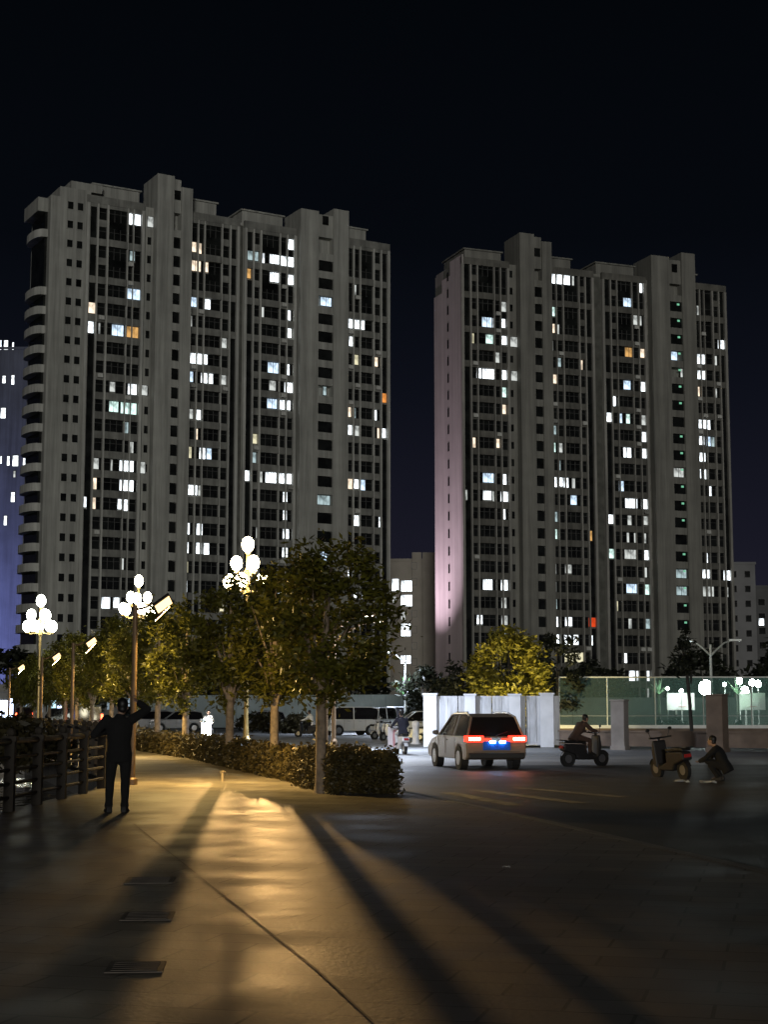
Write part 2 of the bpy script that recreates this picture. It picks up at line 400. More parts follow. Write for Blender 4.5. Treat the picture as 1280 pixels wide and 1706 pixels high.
# ---- left tower
TL = Tower('apartment_tower', (-44.8, 231.0), (1.05, 257.0), 79.0, 440,
           'tall grey apartment tower on the left with two stair towers and curved gable balconies')
bays = [mkcells(TL, [(147.5,160.5,'S'),(163,177,'W'),(180,211,'B'),(213,221,'X'),(222.5,235,'X')]),
        mkcells(TL, [(318.5,329,'X'),(331,340,'X'),(342,369,'B'),(371,382.5,'W'),(385,394.5,'S')]),
        mkcells(TL, [(411.5,421.5,'S'),(424,433.5,'W'),(436.5,466,'B'),(468,478,'X'),(480,490,'X')]),
        mkcells(TL, [(579,589,'X'),(591,600,'X'),(602,622,'B'),(624.5,634.5,'W'),(637,646,'S')])]
cores = [(TL.U(256), TL.U(284), TL.U(296.5), TL.U(315), TL.hit(270,294)[1], TL.hit(310,317)[1]),
         (TL.U(496), TL.U(526), TL.U(551), TL.U(576), TL.hit(510,352)[1], TL.hit(560,352)[1])]
def wingL(T, wall, zs, dark):
    u0 = T.U(82); u1 = T.U(146)
    wall.box(u0, u1+.3, .1, 9.5, 0, T.H-1.0)
    wall.box(u0+1.4, u1+.3, .12, 9, T.H-1.0, T.H+.6); wall.box(u0+3.2, u1+2.2, .6, 8, T.H+.6, T.H+1.9)
    for px in (115.2, 131.6):
        c = T.U(px)
        for i, z in enumerate(zs):
            dark.append((c-.42, c+.42, z+.55, 1.15, 'Q'))
            wall.box(c-.58, c+.58, -.0, .098, z-.15, z-.03)         # sill
    # gable balconies: rounded slabs with parapets
    for i, z in enumerate(zs):
        if i in (0, 2, 3): continue
        b = MB(); pts = []
        for k in range(13):
            t = math.pi*k/12; pts.append((u0 - 1.75*math.sin(t)**.6, 1.2 + 7.0*(1-math.cos(t))/2))
        b.prism_z(pts, z-1.55, z-.35)
        b.build('balcony', M_PIL_L, T.root)
    g = MB(); g.box(u0-.35, u0-.003, 1.6, 8.0, 2, T.H-3.4); g.build('balcony_glazing', M_GLASS, T.root)
    c = MB(); c.box(u0-1.6, u0-.002, 1.3, 8.2, T.H-3.3, T.H-1.2); c.build('gable_canopy', M_WALL_L, T.root)
zsL, _ = make_tower(TL, bays, cores, [(TL.U(245), TL.U(254), 0), (TL.U(491.8), TL.U(495.5), 0)], [(TL.U(399.5), TL.U(406))],
           parse(LIT_L), (225, 365), 26, M_WALL_L, M_BAND_L, M_PIL_L, 13.0, TL.U(146), TL.U(651), wingL,
           [(TL.U(160), TL.U(238), 2.4), (TL.U(322), TL.U(368), 2.6), (TL.U(412), TL.U(480), 2.3), (TL.U(580), TL.U(620), 2.4)])

# ---- right tower
TR = Tower('apartment_tower', (13.3, 258.0), (61.6, 276.6), 77.2, 520,
           'tall brown grey apartment tower on the right with a purple lit blank gable')
bays = [mkcells(TR, [(773.5,784,'S'),(786.5,795.5,'W'),(797.5,823.5,'B'),(825.5,834,'X'),(836,845.5,'X')]),
        mkcells(TR, [(917,927.5,'X'),(929,938.5,'X'),(940.5,964.5,'B'),(967,975.5,'W'),(977.5,986.5,'S')]),
        mkcells(TR, [(1008,1017.5,'S'),(1019.5,1028.5,'W'),(1030,1053.5,'B'),(1055,1064.5,'X'),(1066,1074,'X')]),
        mkcells(TR, [(1157.5,1166.5,'X'),(1168,1174,'X'),(1175,1187,'B'),(1189.5,1198,'W'),(1200,1207.5,'S')])]
cores = [(TR.U(863), TR.U(887), TR.U(900), TR.U(916), TR.hit(870,391)[1], TR.hit(910,406)[1]),
         (TR.U(1082), TR.U(1112), TR.U(1132.5), TR.U(1155), TR.hit(1095,429)[1], TR.hit(1145,425)[1])]
def wingR(T, wall, zs, dark):
    g = MB(); g.box(-.25, -.003, -.1, 12.0, 0, T.H-4.2); g.box(-.25, -.003, -.1, 8.5, T.H-4.2, T.H-2.0); g.box(-.25, -.003, -.1, 5.0, T.H-2.0, T.H+.4)
    g.build('gable_wall', M_GABLE, T.root)
    for z in zs:
        s = MB(); s.box(-.30, -.255, 5.65, 6.2, z-.75, z+.75); s.build('slit_window', M_GLASS, T.root)
    ex = MB()
    b, c = T.U(1112), T.U(1132.5)
    for k, z in enumerate(zs[1:]):
        if k in (7, 14, 20): continue
        e = MB(); e.box(c-.95, c-.50, -.92, -.84, z+.18, z+.50)
        e.build('exit_light', M_EXIT, T.root)
M_EXIT = emit('exit light green', (.35,1.0,.62), .55)
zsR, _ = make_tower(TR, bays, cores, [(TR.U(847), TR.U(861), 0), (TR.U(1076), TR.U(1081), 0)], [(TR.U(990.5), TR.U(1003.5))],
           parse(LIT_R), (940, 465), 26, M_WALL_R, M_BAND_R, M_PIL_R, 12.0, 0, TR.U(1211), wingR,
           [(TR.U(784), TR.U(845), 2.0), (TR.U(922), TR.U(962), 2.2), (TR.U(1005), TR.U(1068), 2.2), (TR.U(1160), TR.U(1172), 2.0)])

# ---- far blocks
def block(name, label, cat, x0, x1, Y, depth, H, wallm, litpx, grid=None, sec=None):
    root = empty(name, (x0, Y, 0), 0, label, cat)
    w = MB(); w.box(0, x1-x0, 0, depth, 0, H); w.box(-.2, x1-x0+.2, -.2, depth+.2, H, H+.5)
    if sec:
        for (a, b, h, pr) in sec: w.box(a-x0, b-x0, -pr, -.002, 0, h)
    w.build('wall', wallm, root)
    used = []
    for (a, b, c, d, code) in litpx:
        p = at(a, b, Y); q = at(c, d, Y)
        u0, u1, z0, z1 = p.x-x0, q.x-x0, q.z, p.z
        pr = 0
        for s_ in (sec or []):
            if s_[0]-x0 < (u0+u1)/2 < s_[1]-x0: pr = s_[3]
        window_mesh(root, u0, u1, (z0+z1)/2, z1-z0, -pr-.06, LIT[code], div=2 if u1-u0 > 1.5 else 1)
        used.append((u0-.3, u1+.3, z0-.3, z1+.3))
    for (u, z, ww, hh, pr) in (grid or []):
        if any(a < u < b and c < z < d for a, b, c, d in used): continue
        window_mesh(root, u-ww/2, u+ww/2, z, hh, -pr-.055, M_GLASS, div=1)
    return root
def px4(t, sc, ox, oy):
    return parse([((sc, ox, oy), t)])
M_LOW = mat('low block render', (.30,.275,.23), .9, var=.1, scale=.4)
M_FAR = mat('far block render', (.20,.20,.20), .9, var=.12, scale=.3)
M_FARB = mat('far block blue grey render', (.11,.12,.15), .9, var=.15, scale=.3)
streaks(M_FARB, .4)
M_DARKB = mat('dark block render', (.10,.10,.10), .9, var=.15, scale=.3)
grid = [(8.6, 31.5-1.8-2.95*k-1.6, .95, 1.35, 0.8) for k in range(9)]
block('apartment_block', 'ten storey beige apartment block squeezed between the two tall towers', 'apartment block', -3.0, 10.6, 292, 12, 29.0, M_LOW,
      px4("92 455 178 605 w/200 475 335 610 w/100 665 150 750 d/195 645 340 785 w/200 845 258 945 d/200 985 318 1140 w/195 1360 320 1465 w", 7.106, 640, 900),
      grid, [(5.2, 6.95, 30.6, .9), (7.15, 10.6, 30.6, .8)])
grid = [(u, 8+3.0*k, 1.6, 1.6, 0) for u in (3, 7, 11, 15, 19, 23, 27, 31) for k in range(20)][:90]
block('apartment_block', 'far blue lit apartment block at the left edge of the photo', 'apartment block', -106, -68.5, 300, 14, 71, M_FARB,
      px4("0 935 6 985 w/18 935 40 985 w/60 945 70 985 w/10 1115 28 1155 w/56 1112 72 1162 w", 3.048, 0, 260) +
      px4("2 120 28 175 w/34 365 48 415 w/62 362 92 418 w/115 375 128 420 w/66 440 78 475 d/54 548 74 600 w/18 668 34 718 w/0 365 8 405 w", 3.048, 0, 640), grid)
block('apartment_block', 'dark low apartment block at the right edge with three white windows', 'apartment block', 76, 112, 330, 14, 27, M_DARKB,
      px4("1140 1078 1195 1145 w/1218 1080 1258 1130 w/1136 1172 1198 1240 w/1135 1275 1150 1330 d", 4.0, 960, 760),
      [(u, 6+3.0*k, 1.5, 1.5, 0) for u in (3, 8, 13, 18, 23) for k in range(7)])
block('apartment_block', 'dim slim block peeping out behind the right tower', 'apartment block', 69.5, 75.5, 320, 12, 31, M_FAR, [],
      [(u, 5+3.0*k, 1.2, 1.4, 0) for u in (1.6, 4.4) for k in range(9)])
# ------------------------------------------------------------------ ground, road, river
def kx(Y):                        # x of the kerb between pavement and road
    P = [(-6, 9.2), (15.7, 3.9), (25, 2.0), (31, .62), (42, -2.25), (52, -4.7), (63, -8.1), (101, -19.6), (180, -43.2), (400, -110)]
    for (a, b), (c, d) in zip(P, P[1:]):
        if Y <= c: return b + (d-b)*(Y-a)/(c-a)
    return P[-1][1]
def hx(Y): return kx(Y) - (.98 if Y < 34.8 else .85)    # centre line of the hedge
EDGE = [(-6.25, -8), (-6.25, 24), (-6.0, 33), (-6.6, 37.5), (-8.6, 45), (-11.6, 54.5), (-15.6, 69), (-20.6, 86.7), (-27, 105), (-40, 140)]
def plate(name, pts, z, m, kind='structure'):
    mb = MB(); mb.add([(x, y, z) for x, y in pts], [tuple(range(len(pts)))])
    o = mb.build(name, m); o['kind'] = kind
    return o
def pave_mat():
    m = mat('pavement stone', (.27,.235,.19), .55, var=.38, scale=.8, bump=.14, bscale=24, rvar=.10, spec=.30, detail=9)
    nt = m.node_tree; b = nt.nodes['Principled BSDF']; L = nt.links.new
    src = b.inputs['Base Color'].links[0].from_socket
    tc = nt.nodes.new('ShaderNodeTexCoord'); mp = nt.nodes.new('ShaderNodeMapping'); mp.inputs['Rotation'].default_value = (0, 0, R(14))
    br = nt.nodes.new('ShaderNodeTexBrick'); br.inputs['Scale'].default_value = 1.0; br.inputs['Mortar Size'].default_value = .012
    br.inputs['Brick Width'].default_value = .8; br.inputs['Row Height'].default_value = .4
    br.inputs['Color1'].default_value = (1,1,1,1); br.inputs['Color2'].default_value = (.62,.60,.58,1); br.inputs['Mortar'].default_value = (.22,.21,.20,1)
    mx = nt.nodes.new('ShaderNodeMix'); mx.data_type = 'RGBA'; mx.blend_type = 'MULTIPLY'; mx.inputs[0].default_value = .8
    L(tc.outputs['Object'], mp.inputs['Vector']); L(mp.outputs[0], br.inputs['Vector'])
    L(src, mx.inputs[6]); L(br.outputs['Color'], mx.inputs[7]); L(mx.outputs[2], b.inputs['Base Color'])
    return m
M_PAVE = pave_mat()
M_ASPH = mat('asphalt', (.055,.053,.05), .55, var=.35, scale=.5, bump=.5, bscale=30, rvar=.1, detail=9)
M_GRD = mat('ground soil and concrete', (.06,.056,.048), .9, var=.3, scale=.3)
M_KERB = mat('kerb stone', (.26,.25,.23), .7, var=.2, scale=2)
M_WATER = mat('river water', (.006,.008,.009), .07, spec=.5)
nt = M_WATER.node_tree; tc = nt.nodes.new('ShaderNodeTexCoord'); mp = nt.nodes.new('ShaderNodeMapping'); mp.inputs['Scale'].default_value = (2.2, .9, 1)
nz = nt.nodes.new('ShaderNodeTexNoise'); nz.inputs['Scale'].default_value = 1.3; nz.inputs['Detail'].default_value = 3
bp = nt.nodes.new('ShaderNodeBump'); bp.inputs['Strength'].default_value = .8; bp.inputs['Distance'].default_value = .12
nt.links.new(tc.outputs['Object'], mp.inputs['Vector']); nt.links.new(mp.outputs[0], nz.inputs['Vector'])
nt.links.new(nz.outputs['Fac'], bp.inputs['Height']); nt.links.new(bp.outputs['Normal'], nt.nodes['Principled BSDF'].inputs['Normal'])

bank = [(-60, 58), (-200, 70)]
river_edge = EDGE[:6] + [(-13.5, 60)] + bank
plate('ground', [(700, -40), (700, 1800), (-900, 1800), (-900, 70)] + [bank[1], bank[0], (-13.5, 60)] + EDGE[:6][::-1] + [(-6.25, -40)], -.135, M_GRD)
plate('river', [(-300, -40), (-5.5, -40), (-5.5, 75), (-300, 75)], -.75, M_WATER)
emb = MB()
for (a, b), (c, d) in zip(river_edge, river_edge[1:]):
    emb.add([(a, b, -.12), (c, d, -.12), (c, d, -1.5), (a, b, -1.5)], [(0, 1, 2, 3)])
o = emb.build('embankment', M_KERB); o['kind'] = 'structure'
ys = [-8, 5, 15.7, 20, 25, 28, 31, 36, 42, 47, 52, 63, 80, 101, 140]
o = plate('pavement', [(kx(y), y) for y in ys] + EDGE[::-1], 0, M_PAVE)
kb = MB()
for a, b in zip(ys, ys[1:]):
    kb.prism_z([(kx(a)+.002, a), (kx(a)+.16, a), (kx(b)+.16, b), (kx(b)+.002, b)], -.13, .006)
o = kb.build('kerb', M_KERB); o['kind'] = 'structure'
rd = [(kx(y)+.17, y) for y in (-8, 15.7, 25, 31, 42, 52, 63, 101, 180, 400)]
plate('road', rd + [(-90, 400), (-26, 180), (-8, 118), (1.5, 76.2), (60, 66), (60, -8)], -.128, M_ASPH)
M_CONC = mat('road concrete', (.22,.22,.22), .6, var=.3, scale=.35, bump=.4, bscale=25, rvar=.1, detail=9)
M_PLAZA = mat('parking concrete', (.24,.24,.24), .7, var=.25, scale=.4, bump=.3, bscale=20)
plate('parking_area', [(-8, 118.4), (1.5, 76.7), (9, 78), (9, 150), (-22, 150)], -.121, M_PLAZA)
plate('side_road', [(-3.6, 49.6), (2.0, 50.2), (8.5, 51.5), (30, 52), (30, 70.2), (10, 73.5), (1.5, 76), (-7.6, 117), (-21, 160), (-30, 190), (-40, 180), (-18.5, 101.5), (-7.2, 64)], -.124, M_CONC)
# worn stripes on the road
M_PAINT = mat('worn road paint', (.17,.16,.14), .8, var=.6, scale=3.5, detail=8)
mk = MB()
for (a, b, c, d, w) in ((745,1320,862,1342,.34), (792,1316,968,1338,.34), (860,1312,1040,1328,.3)):
    p = gnd(a, b, -.122); q = gnd(c, d, -.122); t = (q-p).normalized(); n = Vector((-t.y, t.x, 0))*w/2
    mk.quad(p-n, q-n, q+n, p+n)
o = mk.build('road_marking', M_PAINT); o['kind'] = 'structure'

# ------------------------------------------------------------------ things lying on the pavement
M_IRON = mat('cast iron', (.15,.125,.10), .75, metal=.0, var=.3, scale=6)
def cover(px, py, sx, sy, label):
    p = gnd(px, py); c = MB(); c.box(-sx/2, sx/2, -sy/2, sy/2, .0, .008)
    for i in range(5): c.box(-sx*.4, sx*.4, -sy*.4+i*sy*.19, -sy*.4+i*sy*.19+.03, .008, .012)
    o = c.build('manhole_cover', M_IRON, loc=p); o.rotation_euler.z = R(4)
    tag(o, label, 'manhole cover', 'square covers in the pavement')
cover(250, 1467, .46, .55, 'square dark manhole cover farthest up the pavement')
cover(246, 1527, .40, .50, 'square dark manhole cover in the middle of the three')
cover(226, 1612, .36, .42, 'square dark manhole cover lowest in the photo')
dr = MB()
p = gnd(222, 1372, .004); q = gnd(524, 1612, .004); q2 = gnd(620, 1700, .004)
for a, b in ((p, q), (q, q2)):
    t = (b-a).normalized(); n = Vector((-t.y, t.x, 0))*.007
    dr.quad(a-n, b-n, b+n, a+n)
o = dr.build('drain_slot', M_IRON); tag(o, 'thin dark drain slot running diagonally across the pavement', 'drain')
M_PAPER = mat('paper litter', (.72,.72,.70), .8, var=.1)
def scrap(px, py, s, z, label, seed):
    r = random.Random(seed); p = gnd(px, py, z); m = MB(); n = 5; vs = []
    for i in range(n):
        for j in range(n):
            vs.append(((i-2)*s/4 + r.uniform(-.1,.1)*s, (j-2)*s/4 + r.uniform(-.1,.1)*s, .006 + r.random()*s*.22))
    m.add(vs, [(i*n+j, i*n+j+1, (i+1)*n+j+1, (i+1)*n+j) for i in range(n-1) for j in range(n-1)])
    o = m.build('paper_scrap', M_PAPER, loc=p); tag(o, label, 'litter')
scrap(844, 1446, .075, 0, 'tiny white paper scrap alone on the dark pavement', 3)
scrap(1137, 1304, .36, -.125, 'flat white sheet of litter on the road, the left one of two', 4)
scrap(1180, 1305, .34, -.125, 'flat white sheet of litter on the road, the right one of two', 5)

# ------------------------------------------------------------------ railing along the river
M_RAIL = mat('railing dark metal', (.022,.016,.011), .6, metal=.0, var=.3, scale=5)
M_STONE = mat('balustrade stone', (.035,.028,.02), .8, var=.2, scale=3)
def railing(pts, label):
    root = empty('railing', (pts[0][0], pts[0][1], 0), 0, label, 'railing', 'railing sections along the river')
    o0 = Vector((pts[0][0], pts[0][1], 0)); rails = [MB() for _ in range(5)]
    hs = (.22, .44, .66, .86, 1.12)
    for (a, b), (c, d) in zip(pts, pts[1:]):
        A = Vector((a, b, 0))-o0; B = Vector((c, d, 0))-o0
        for k, h in enumerate(hs):
            r = .05 if k == 4 else .028
            rails[k].tube([A+Vector((0,0,h)), B+Vector((0,0,h))], r, 8)
        n = max(1, round((B-A).length/2.0))
        for i in range(n):
            p = A + (B-A)*i/n; m = MB()
            m.box(-.08, .08, -.08, .08, 0, 1.12); m.box(-.11, .11, -.11, .11, 1.12, 1.20); m.ball((0, 0, 1.26), .075, n=8, m=6)
            q = m.build('post', M_STONE, root, loc=p)
    for k in range(5): rails[k].build('rail' if k < 4 else 'top_rail', M_RAIL, root)
railing([(-6.1, 14), (-6.1, 24), (-5.85, 33.2)], 'dark stone and metal river railing beside the standing person')
railing([(-5.9, 33.4), (-6.5, 37.6), (-8.5, 45.1), (-11.5, 54.6), (-15.5, 69.1)], 'dark river railing bending away left beyond the lamp post')

# ------------------------------------------------------------------ vegetation
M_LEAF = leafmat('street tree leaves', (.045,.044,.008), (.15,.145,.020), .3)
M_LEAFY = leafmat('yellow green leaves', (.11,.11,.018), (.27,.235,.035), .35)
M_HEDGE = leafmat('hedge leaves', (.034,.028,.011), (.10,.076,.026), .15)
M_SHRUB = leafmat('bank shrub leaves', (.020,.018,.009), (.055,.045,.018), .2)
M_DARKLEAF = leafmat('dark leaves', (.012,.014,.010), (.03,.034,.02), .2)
M_SPIKE = leafmat('pale spiky leaves', (.30,.45,.30), (.5,.62,.45), .3)
M_BARK = mat('bark', (.26,.20,.14), .9, var=.4, scale=7, bump=.8, bscale=18)
M_DBARK = mat('dark bark', (.03,.028,.025), .9, var=.4, scale=7)
def leaf(mb, c, r, sx, sy):
    e = Euler((r.gauss(0, .8), r.gauss(0, .8), r.uniform(0, 6.28))).to_matrix()
    a = e @ Vector((sx, 0, 0)); b = e @ Vector((0, sy, 0)); c = Vector(c)
    k = len(mb.v); mb.v += [c-b, c+a, c+b, c-a]; mb.f.append([k, k+1, k+2, k+3]); mb.m.append(0)
def crown_mesh(seed, rx, rz, zc, nc, nl, ls, off=(0, 0), sub=.42, mats=M_LEAF, shape=1.0):
    r = random.Random(seed); mb = MB()
    cl = []
    for i in range(nc):
        while True:
            p = Vector((r.uniform(-1, 1), r.uniform(-1, 1), r.uniform(-1, 1)))
            if .25 < p.length < 1: break
        q = p.normalized() * (p.length**.45)
        w = 1 - .35*max(0, q.z)**2*shape
        cl.append((Vector((q.x*rx*w + off[0], q.y*rx*w + off[1], zc + q.z*rz)), r.uniform(.6, 1.25)*sub))
    for c, cr in cl:
        for j in range(int(nl*cr/sub)):
            d = Vector((r.gauss(0, 1), r.gauss(0, 1), r.gauss(0, .8)))*cr*.5
            leaf(mb, c+d, r, ls*r.uniform(.6, 1.2)*.5, ls*r.uniform(.8, 1.5))
    return mb
def limbs(tr, h0, rx, rz, zc, off, r, n=7, rad=.06):
    for i in range(n):
        a = 2*math.pi*i/n + r.uniform(-.3, .3); z0 = h0*r.uniform(.8, 1.0)
        e = Vector((off[0] + math.cos(a)*rx*.62, off[1] + math.sin(a)*rx*.62, zc + r.uniform(-.5, .5)*rz))
        m_ = Vector((math.cos(a)*rx*.2, math.sin(a)*rx*.2, (z0+e.z)/2))
        tr.tube([(0, 0, z0), m_, e], [rad, rad*.65, rad*.2], 6)
def tree(name, loc, label, seed, h=5.2, rx=1.25, base=1.75, nc=60, nl=150, ls=.075, off=(0, 0), tr=.10, group=None, mats=M_LEAF, bark=M_BARK, lean=0, sub=.42):
    r = random.Random(seed); rt = empty(name, loc, r.uniform(-.2, .2), label, 'tree', group)
    rz = (h-base)/2; zc = base + rz
    t = MB(); t.tube([(0, 0, -.15), (.0, 0, .2), (lean*.4, .02, base*.6), (lean, 0, base+.2), (off[0]*.6+lean, off[1]*.5, zc+.3*rz), (off[0], off[1], zc+.8*rz)], [tr*1.7, tr*1.05, tr, tr*.9, tr*.5, tr*.15], 10)
    limbs(t, base+.1, rx, rz, zc, off, r, rad=tr*.5)
    t.build('trunk', bark, rt, smooth=True)
    crown_mesh(seed, rx, rz, zc, nc, nl, ls, off, mats=mats, sub=sub).build('crown', mats, rt)
    return rt
def tpos(px, Y0=None):
    a = (px-640)/F*1.0
    Y = Y0
    return (hx(Y), Y, 0)
g = 'street trees along the hedge'
tA = tree('street_tree', (-1.25, 31.5, 0), 'round street tree with one yellow lit side at the near end of the hedge', 1, 5.0, 1.16, 1.8, 58, 135, .075, off=(.22, 0), tr=.105, group=g)
tB = tree('street_tree', (hx(40.9), 40.9, 0), 'dark street tree directly behind and left of the hedge end tree', 2, 5.1, 1.12, 1.85, 50, 125, .085, tr=.11, group=g)
tC = tree('street_tree', (hx(46.2)-.35, 46.2, 0), 'tallest dark street tree, right of the scooter with the glaring headlight', 3, 5.5, 1.25, 1.8, 52, 125, .09, tr=.12, group=g)
def tree_copy(src, Y, rz, sc, label):
    o = copy_tree(src); o.location = (hx(Y), Y, 0); o.rotation_euler.z = rz; o.scale = (sc, sc, sc*random.uniform(.97, 1.05)); o['label'] = label
tree_copy(tC, 57, 2.1, .97, 'dark street tree between the glaring headlight and the amber lamp panel')
tree_copy(tB, 63, 1.1, 1.08, 'olive lit street tree just right of the tall ornate lamp behind the person')
tree_copy(tC, 69.5, 4.0, 1.0, 'olive lit street tree whose crown hides the pole of the middle ornate lamp')
tree_copy(tB, 77, 3.0, 1.12, 'yellow lit street tree above the head of the standing person')
tree_copy(tC, 85, .5, 1.0, 'dark street tree left of the yellow lit one above the person')
tree_copy(tB, 92.5, 5.0, 1.12, 'street tree with a small olive lit edge beside the second amber lamp from the left')
for Y, s in ((99, 0), (110, 1), (123, 2), (138, 3)):
    tree_copy((tC, tB)[s % 2], Y, s*1.3, 1.1, 'distant dark street tree where the tree row fades out at the left edge')
# trees beyond the road
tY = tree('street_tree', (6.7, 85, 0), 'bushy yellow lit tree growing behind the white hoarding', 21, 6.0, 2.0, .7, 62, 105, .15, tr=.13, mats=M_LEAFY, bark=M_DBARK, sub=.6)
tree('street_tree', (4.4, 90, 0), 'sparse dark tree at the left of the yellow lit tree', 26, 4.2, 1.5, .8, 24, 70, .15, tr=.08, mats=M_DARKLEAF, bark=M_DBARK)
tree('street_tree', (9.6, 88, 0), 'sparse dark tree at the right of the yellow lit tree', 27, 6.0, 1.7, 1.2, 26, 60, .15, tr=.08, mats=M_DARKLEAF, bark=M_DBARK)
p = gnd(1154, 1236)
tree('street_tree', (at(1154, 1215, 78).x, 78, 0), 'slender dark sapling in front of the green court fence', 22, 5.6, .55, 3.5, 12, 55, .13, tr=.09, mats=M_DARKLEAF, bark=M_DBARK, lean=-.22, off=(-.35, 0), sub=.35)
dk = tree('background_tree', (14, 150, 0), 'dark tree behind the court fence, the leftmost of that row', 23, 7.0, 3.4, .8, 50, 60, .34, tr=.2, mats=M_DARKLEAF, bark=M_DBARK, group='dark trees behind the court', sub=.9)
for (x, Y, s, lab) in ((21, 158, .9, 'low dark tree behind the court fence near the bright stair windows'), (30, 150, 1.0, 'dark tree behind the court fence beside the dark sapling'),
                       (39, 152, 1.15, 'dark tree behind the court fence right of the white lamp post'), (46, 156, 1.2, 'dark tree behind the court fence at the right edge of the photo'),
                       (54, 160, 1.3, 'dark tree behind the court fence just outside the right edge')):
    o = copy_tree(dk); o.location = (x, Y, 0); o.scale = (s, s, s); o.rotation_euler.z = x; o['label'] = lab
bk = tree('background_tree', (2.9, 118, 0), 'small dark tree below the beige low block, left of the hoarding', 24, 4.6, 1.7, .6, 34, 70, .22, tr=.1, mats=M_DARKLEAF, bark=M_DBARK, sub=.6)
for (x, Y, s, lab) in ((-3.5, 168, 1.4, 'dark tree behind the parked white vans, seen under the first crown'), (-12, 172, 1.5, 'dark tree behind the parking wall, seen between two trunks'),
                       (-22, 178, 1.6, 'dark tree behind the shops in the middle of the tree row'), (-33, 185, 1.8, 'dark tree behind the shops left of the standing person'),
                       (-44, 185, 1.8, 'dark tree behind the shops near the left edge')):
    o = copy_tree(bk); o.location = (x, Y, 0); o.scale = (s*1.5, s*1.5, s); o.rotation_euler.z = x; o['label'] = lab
# hedge
def hedge(y0, y1, w, h, seed, label, ls, dens, rough=.06):
    r = random.Random(seed); rt = empty('hedge', (hx((y0+y1)/2), (y0+y1)/2, 0), 0, label, 'hedge', 'clipped hedge between pavement and road')
    o0 = Vector((hx((y0+y1)/2), (y0+y1)/2, 0)); m = MB(); core = MB(); n = max(2, int((y1-y0)/1.2))
    for i in range(n):
        a = y0+.35 + (y1-y0-.6)*i/n; b = y0+.35 + (y1-y0-.6)*(i+1)/n
        xa, xb = hx(a)-o0.x, hx(b)-o0.x; ww = w/2-.14
        core.prism_z([(xa-ww, a-o0.y), (xa+ww, a-o0.y), (xb+ww, b-o0.y), (xb-ww, b-o0.y)], -.1, h-.16)
    core.build('stems', M_DBARK, rt)
    for i in range(int(dens*(y1-y0))):
        y = r.uniform(y0, y1); f = r.random()
        if f >= .84: y = (y0+.1 if r.random() < .85 else y1-.1) + r.gauss(0, .09)
        c = hx(y)
        bulge = 1 + rough*math.sin(y*2.3) + rough*math.sin(y*5.1+1)
        if f < .38: x, z = c - w/2*bulge + r.gauss(0, .05), r.uniform(.02, h*bulge)
        elif f < .70: x, z = c + r.uniform(-w/2, w/2), h*bulge + r.gauss(0, .05)
        elif f < .84: x, z = c + w/2 + r.gauss(0, .05), r.uniform(.02, h)
        else: x, z = c + r.uniform(-w/2, w/2), r.uniform(.02, h)
        if r.random() < .04: z += r.uniform(0, .16)
        leaf(m, Vector((x, y, z))-o0, r, ls*r.uniform(.5, 1.1)*.5, ls*r.uniform(.7, 1.3))
    m.build('foliage', M_HEDGE, rt)
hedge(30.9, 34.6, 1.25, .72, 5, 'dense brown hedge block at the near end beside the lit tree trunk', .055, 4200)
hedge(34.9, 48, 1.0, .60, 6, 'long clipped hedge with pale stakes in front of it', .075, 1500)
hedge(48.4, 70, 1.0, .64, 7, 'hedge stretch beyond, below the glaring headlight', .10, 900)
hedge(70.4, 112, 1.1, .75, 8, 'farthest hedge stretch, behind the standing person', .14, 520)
# shrubs on the river bank
def shrub(loc, rx, h, seed, label, ls=.12, nc=22, nl=70, mats=None, name='shrub', group=None):
    rt = empty(name, loc, 0, label, 'shrub', group); r = random.Random(seed)
    crown_mesh(seed, rx, h*.5, h*.55, nc, nl, ls, mats=mats or M_SHRUB, sub=.38).build('foliage', mats or M_SHRUB, rt)
    t = MB()
    for i in range(6): t.tube([(0, 0, -.1), (r.uniform(-.3, .3)*rx, r.uniform(-.3, .3)*rx, h*.4), (r.uniform(-.7, .7)*rx, r.uniform(-.7, .7)*rx, h*.8)], [.03, .02, .008], 5)
    t.build('stems', M_DBARK, rt)
    return rt
sh = [(-9.9, 45.6, 1.0, .95, 'dark shrub behind the railing nearest to the lamp post'), (-11.6, 49.5, 1.2, 1.0, 'dark shrub behind the railing under the right red tail light'),
      (-12.4, 54, 1.3, 1.15, 'dark shrub behind the railing left of the right red tail light'), (-14.6, 57.5, 1.6, 1.25, 'broad dark shrub at the middle of the river bank'),
      (-16.8, 62, 1.8, 1.35, 'broad dark shrub right of the left red tail light'), (-17.5, 68, 1.7, 1.35, 'broad dark shrub below the left red tail light'),
      (-20.3, 73, 2.0, 1.4, 'broad dark shrub left of the left red tail light'), (-17.0, 59.5, 1.5, 1.3, 'low dark shrub in front, by the water edge'),
      (-19.5, 66, 1.9, 1.4, 'broad dark shrub at the left edge of the photo')]
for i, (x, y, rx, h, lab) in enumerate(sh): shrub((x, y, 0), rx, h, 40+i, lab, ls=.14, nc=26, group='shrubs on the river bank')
shrub((at(1125, 1195, 92).x, 92, 0), .8, 1.0, 60, 'low dark shrub inside the green court', mats=M_DARKLEAF)
# low shrubs at the far roadside
for i, (px, Y, lab) in enumerate(((478, 120, 'low dark roadside shrub left of the far scooter rider'), (496, 122, 'low dark roadside shrub right beside the far scooter rider'),
                                  (452, 124, 'low dark roadside shrub behind the second tree trunk'), (420, 126, 'low dark roadside shrub under the third tree'))):
    shrub((at(px, 1200, Y).x, Y, 0), 1.1, 1.2, 70+i, lab, ls=.2, nc=14, nl=50, group='far roadside shrubs')
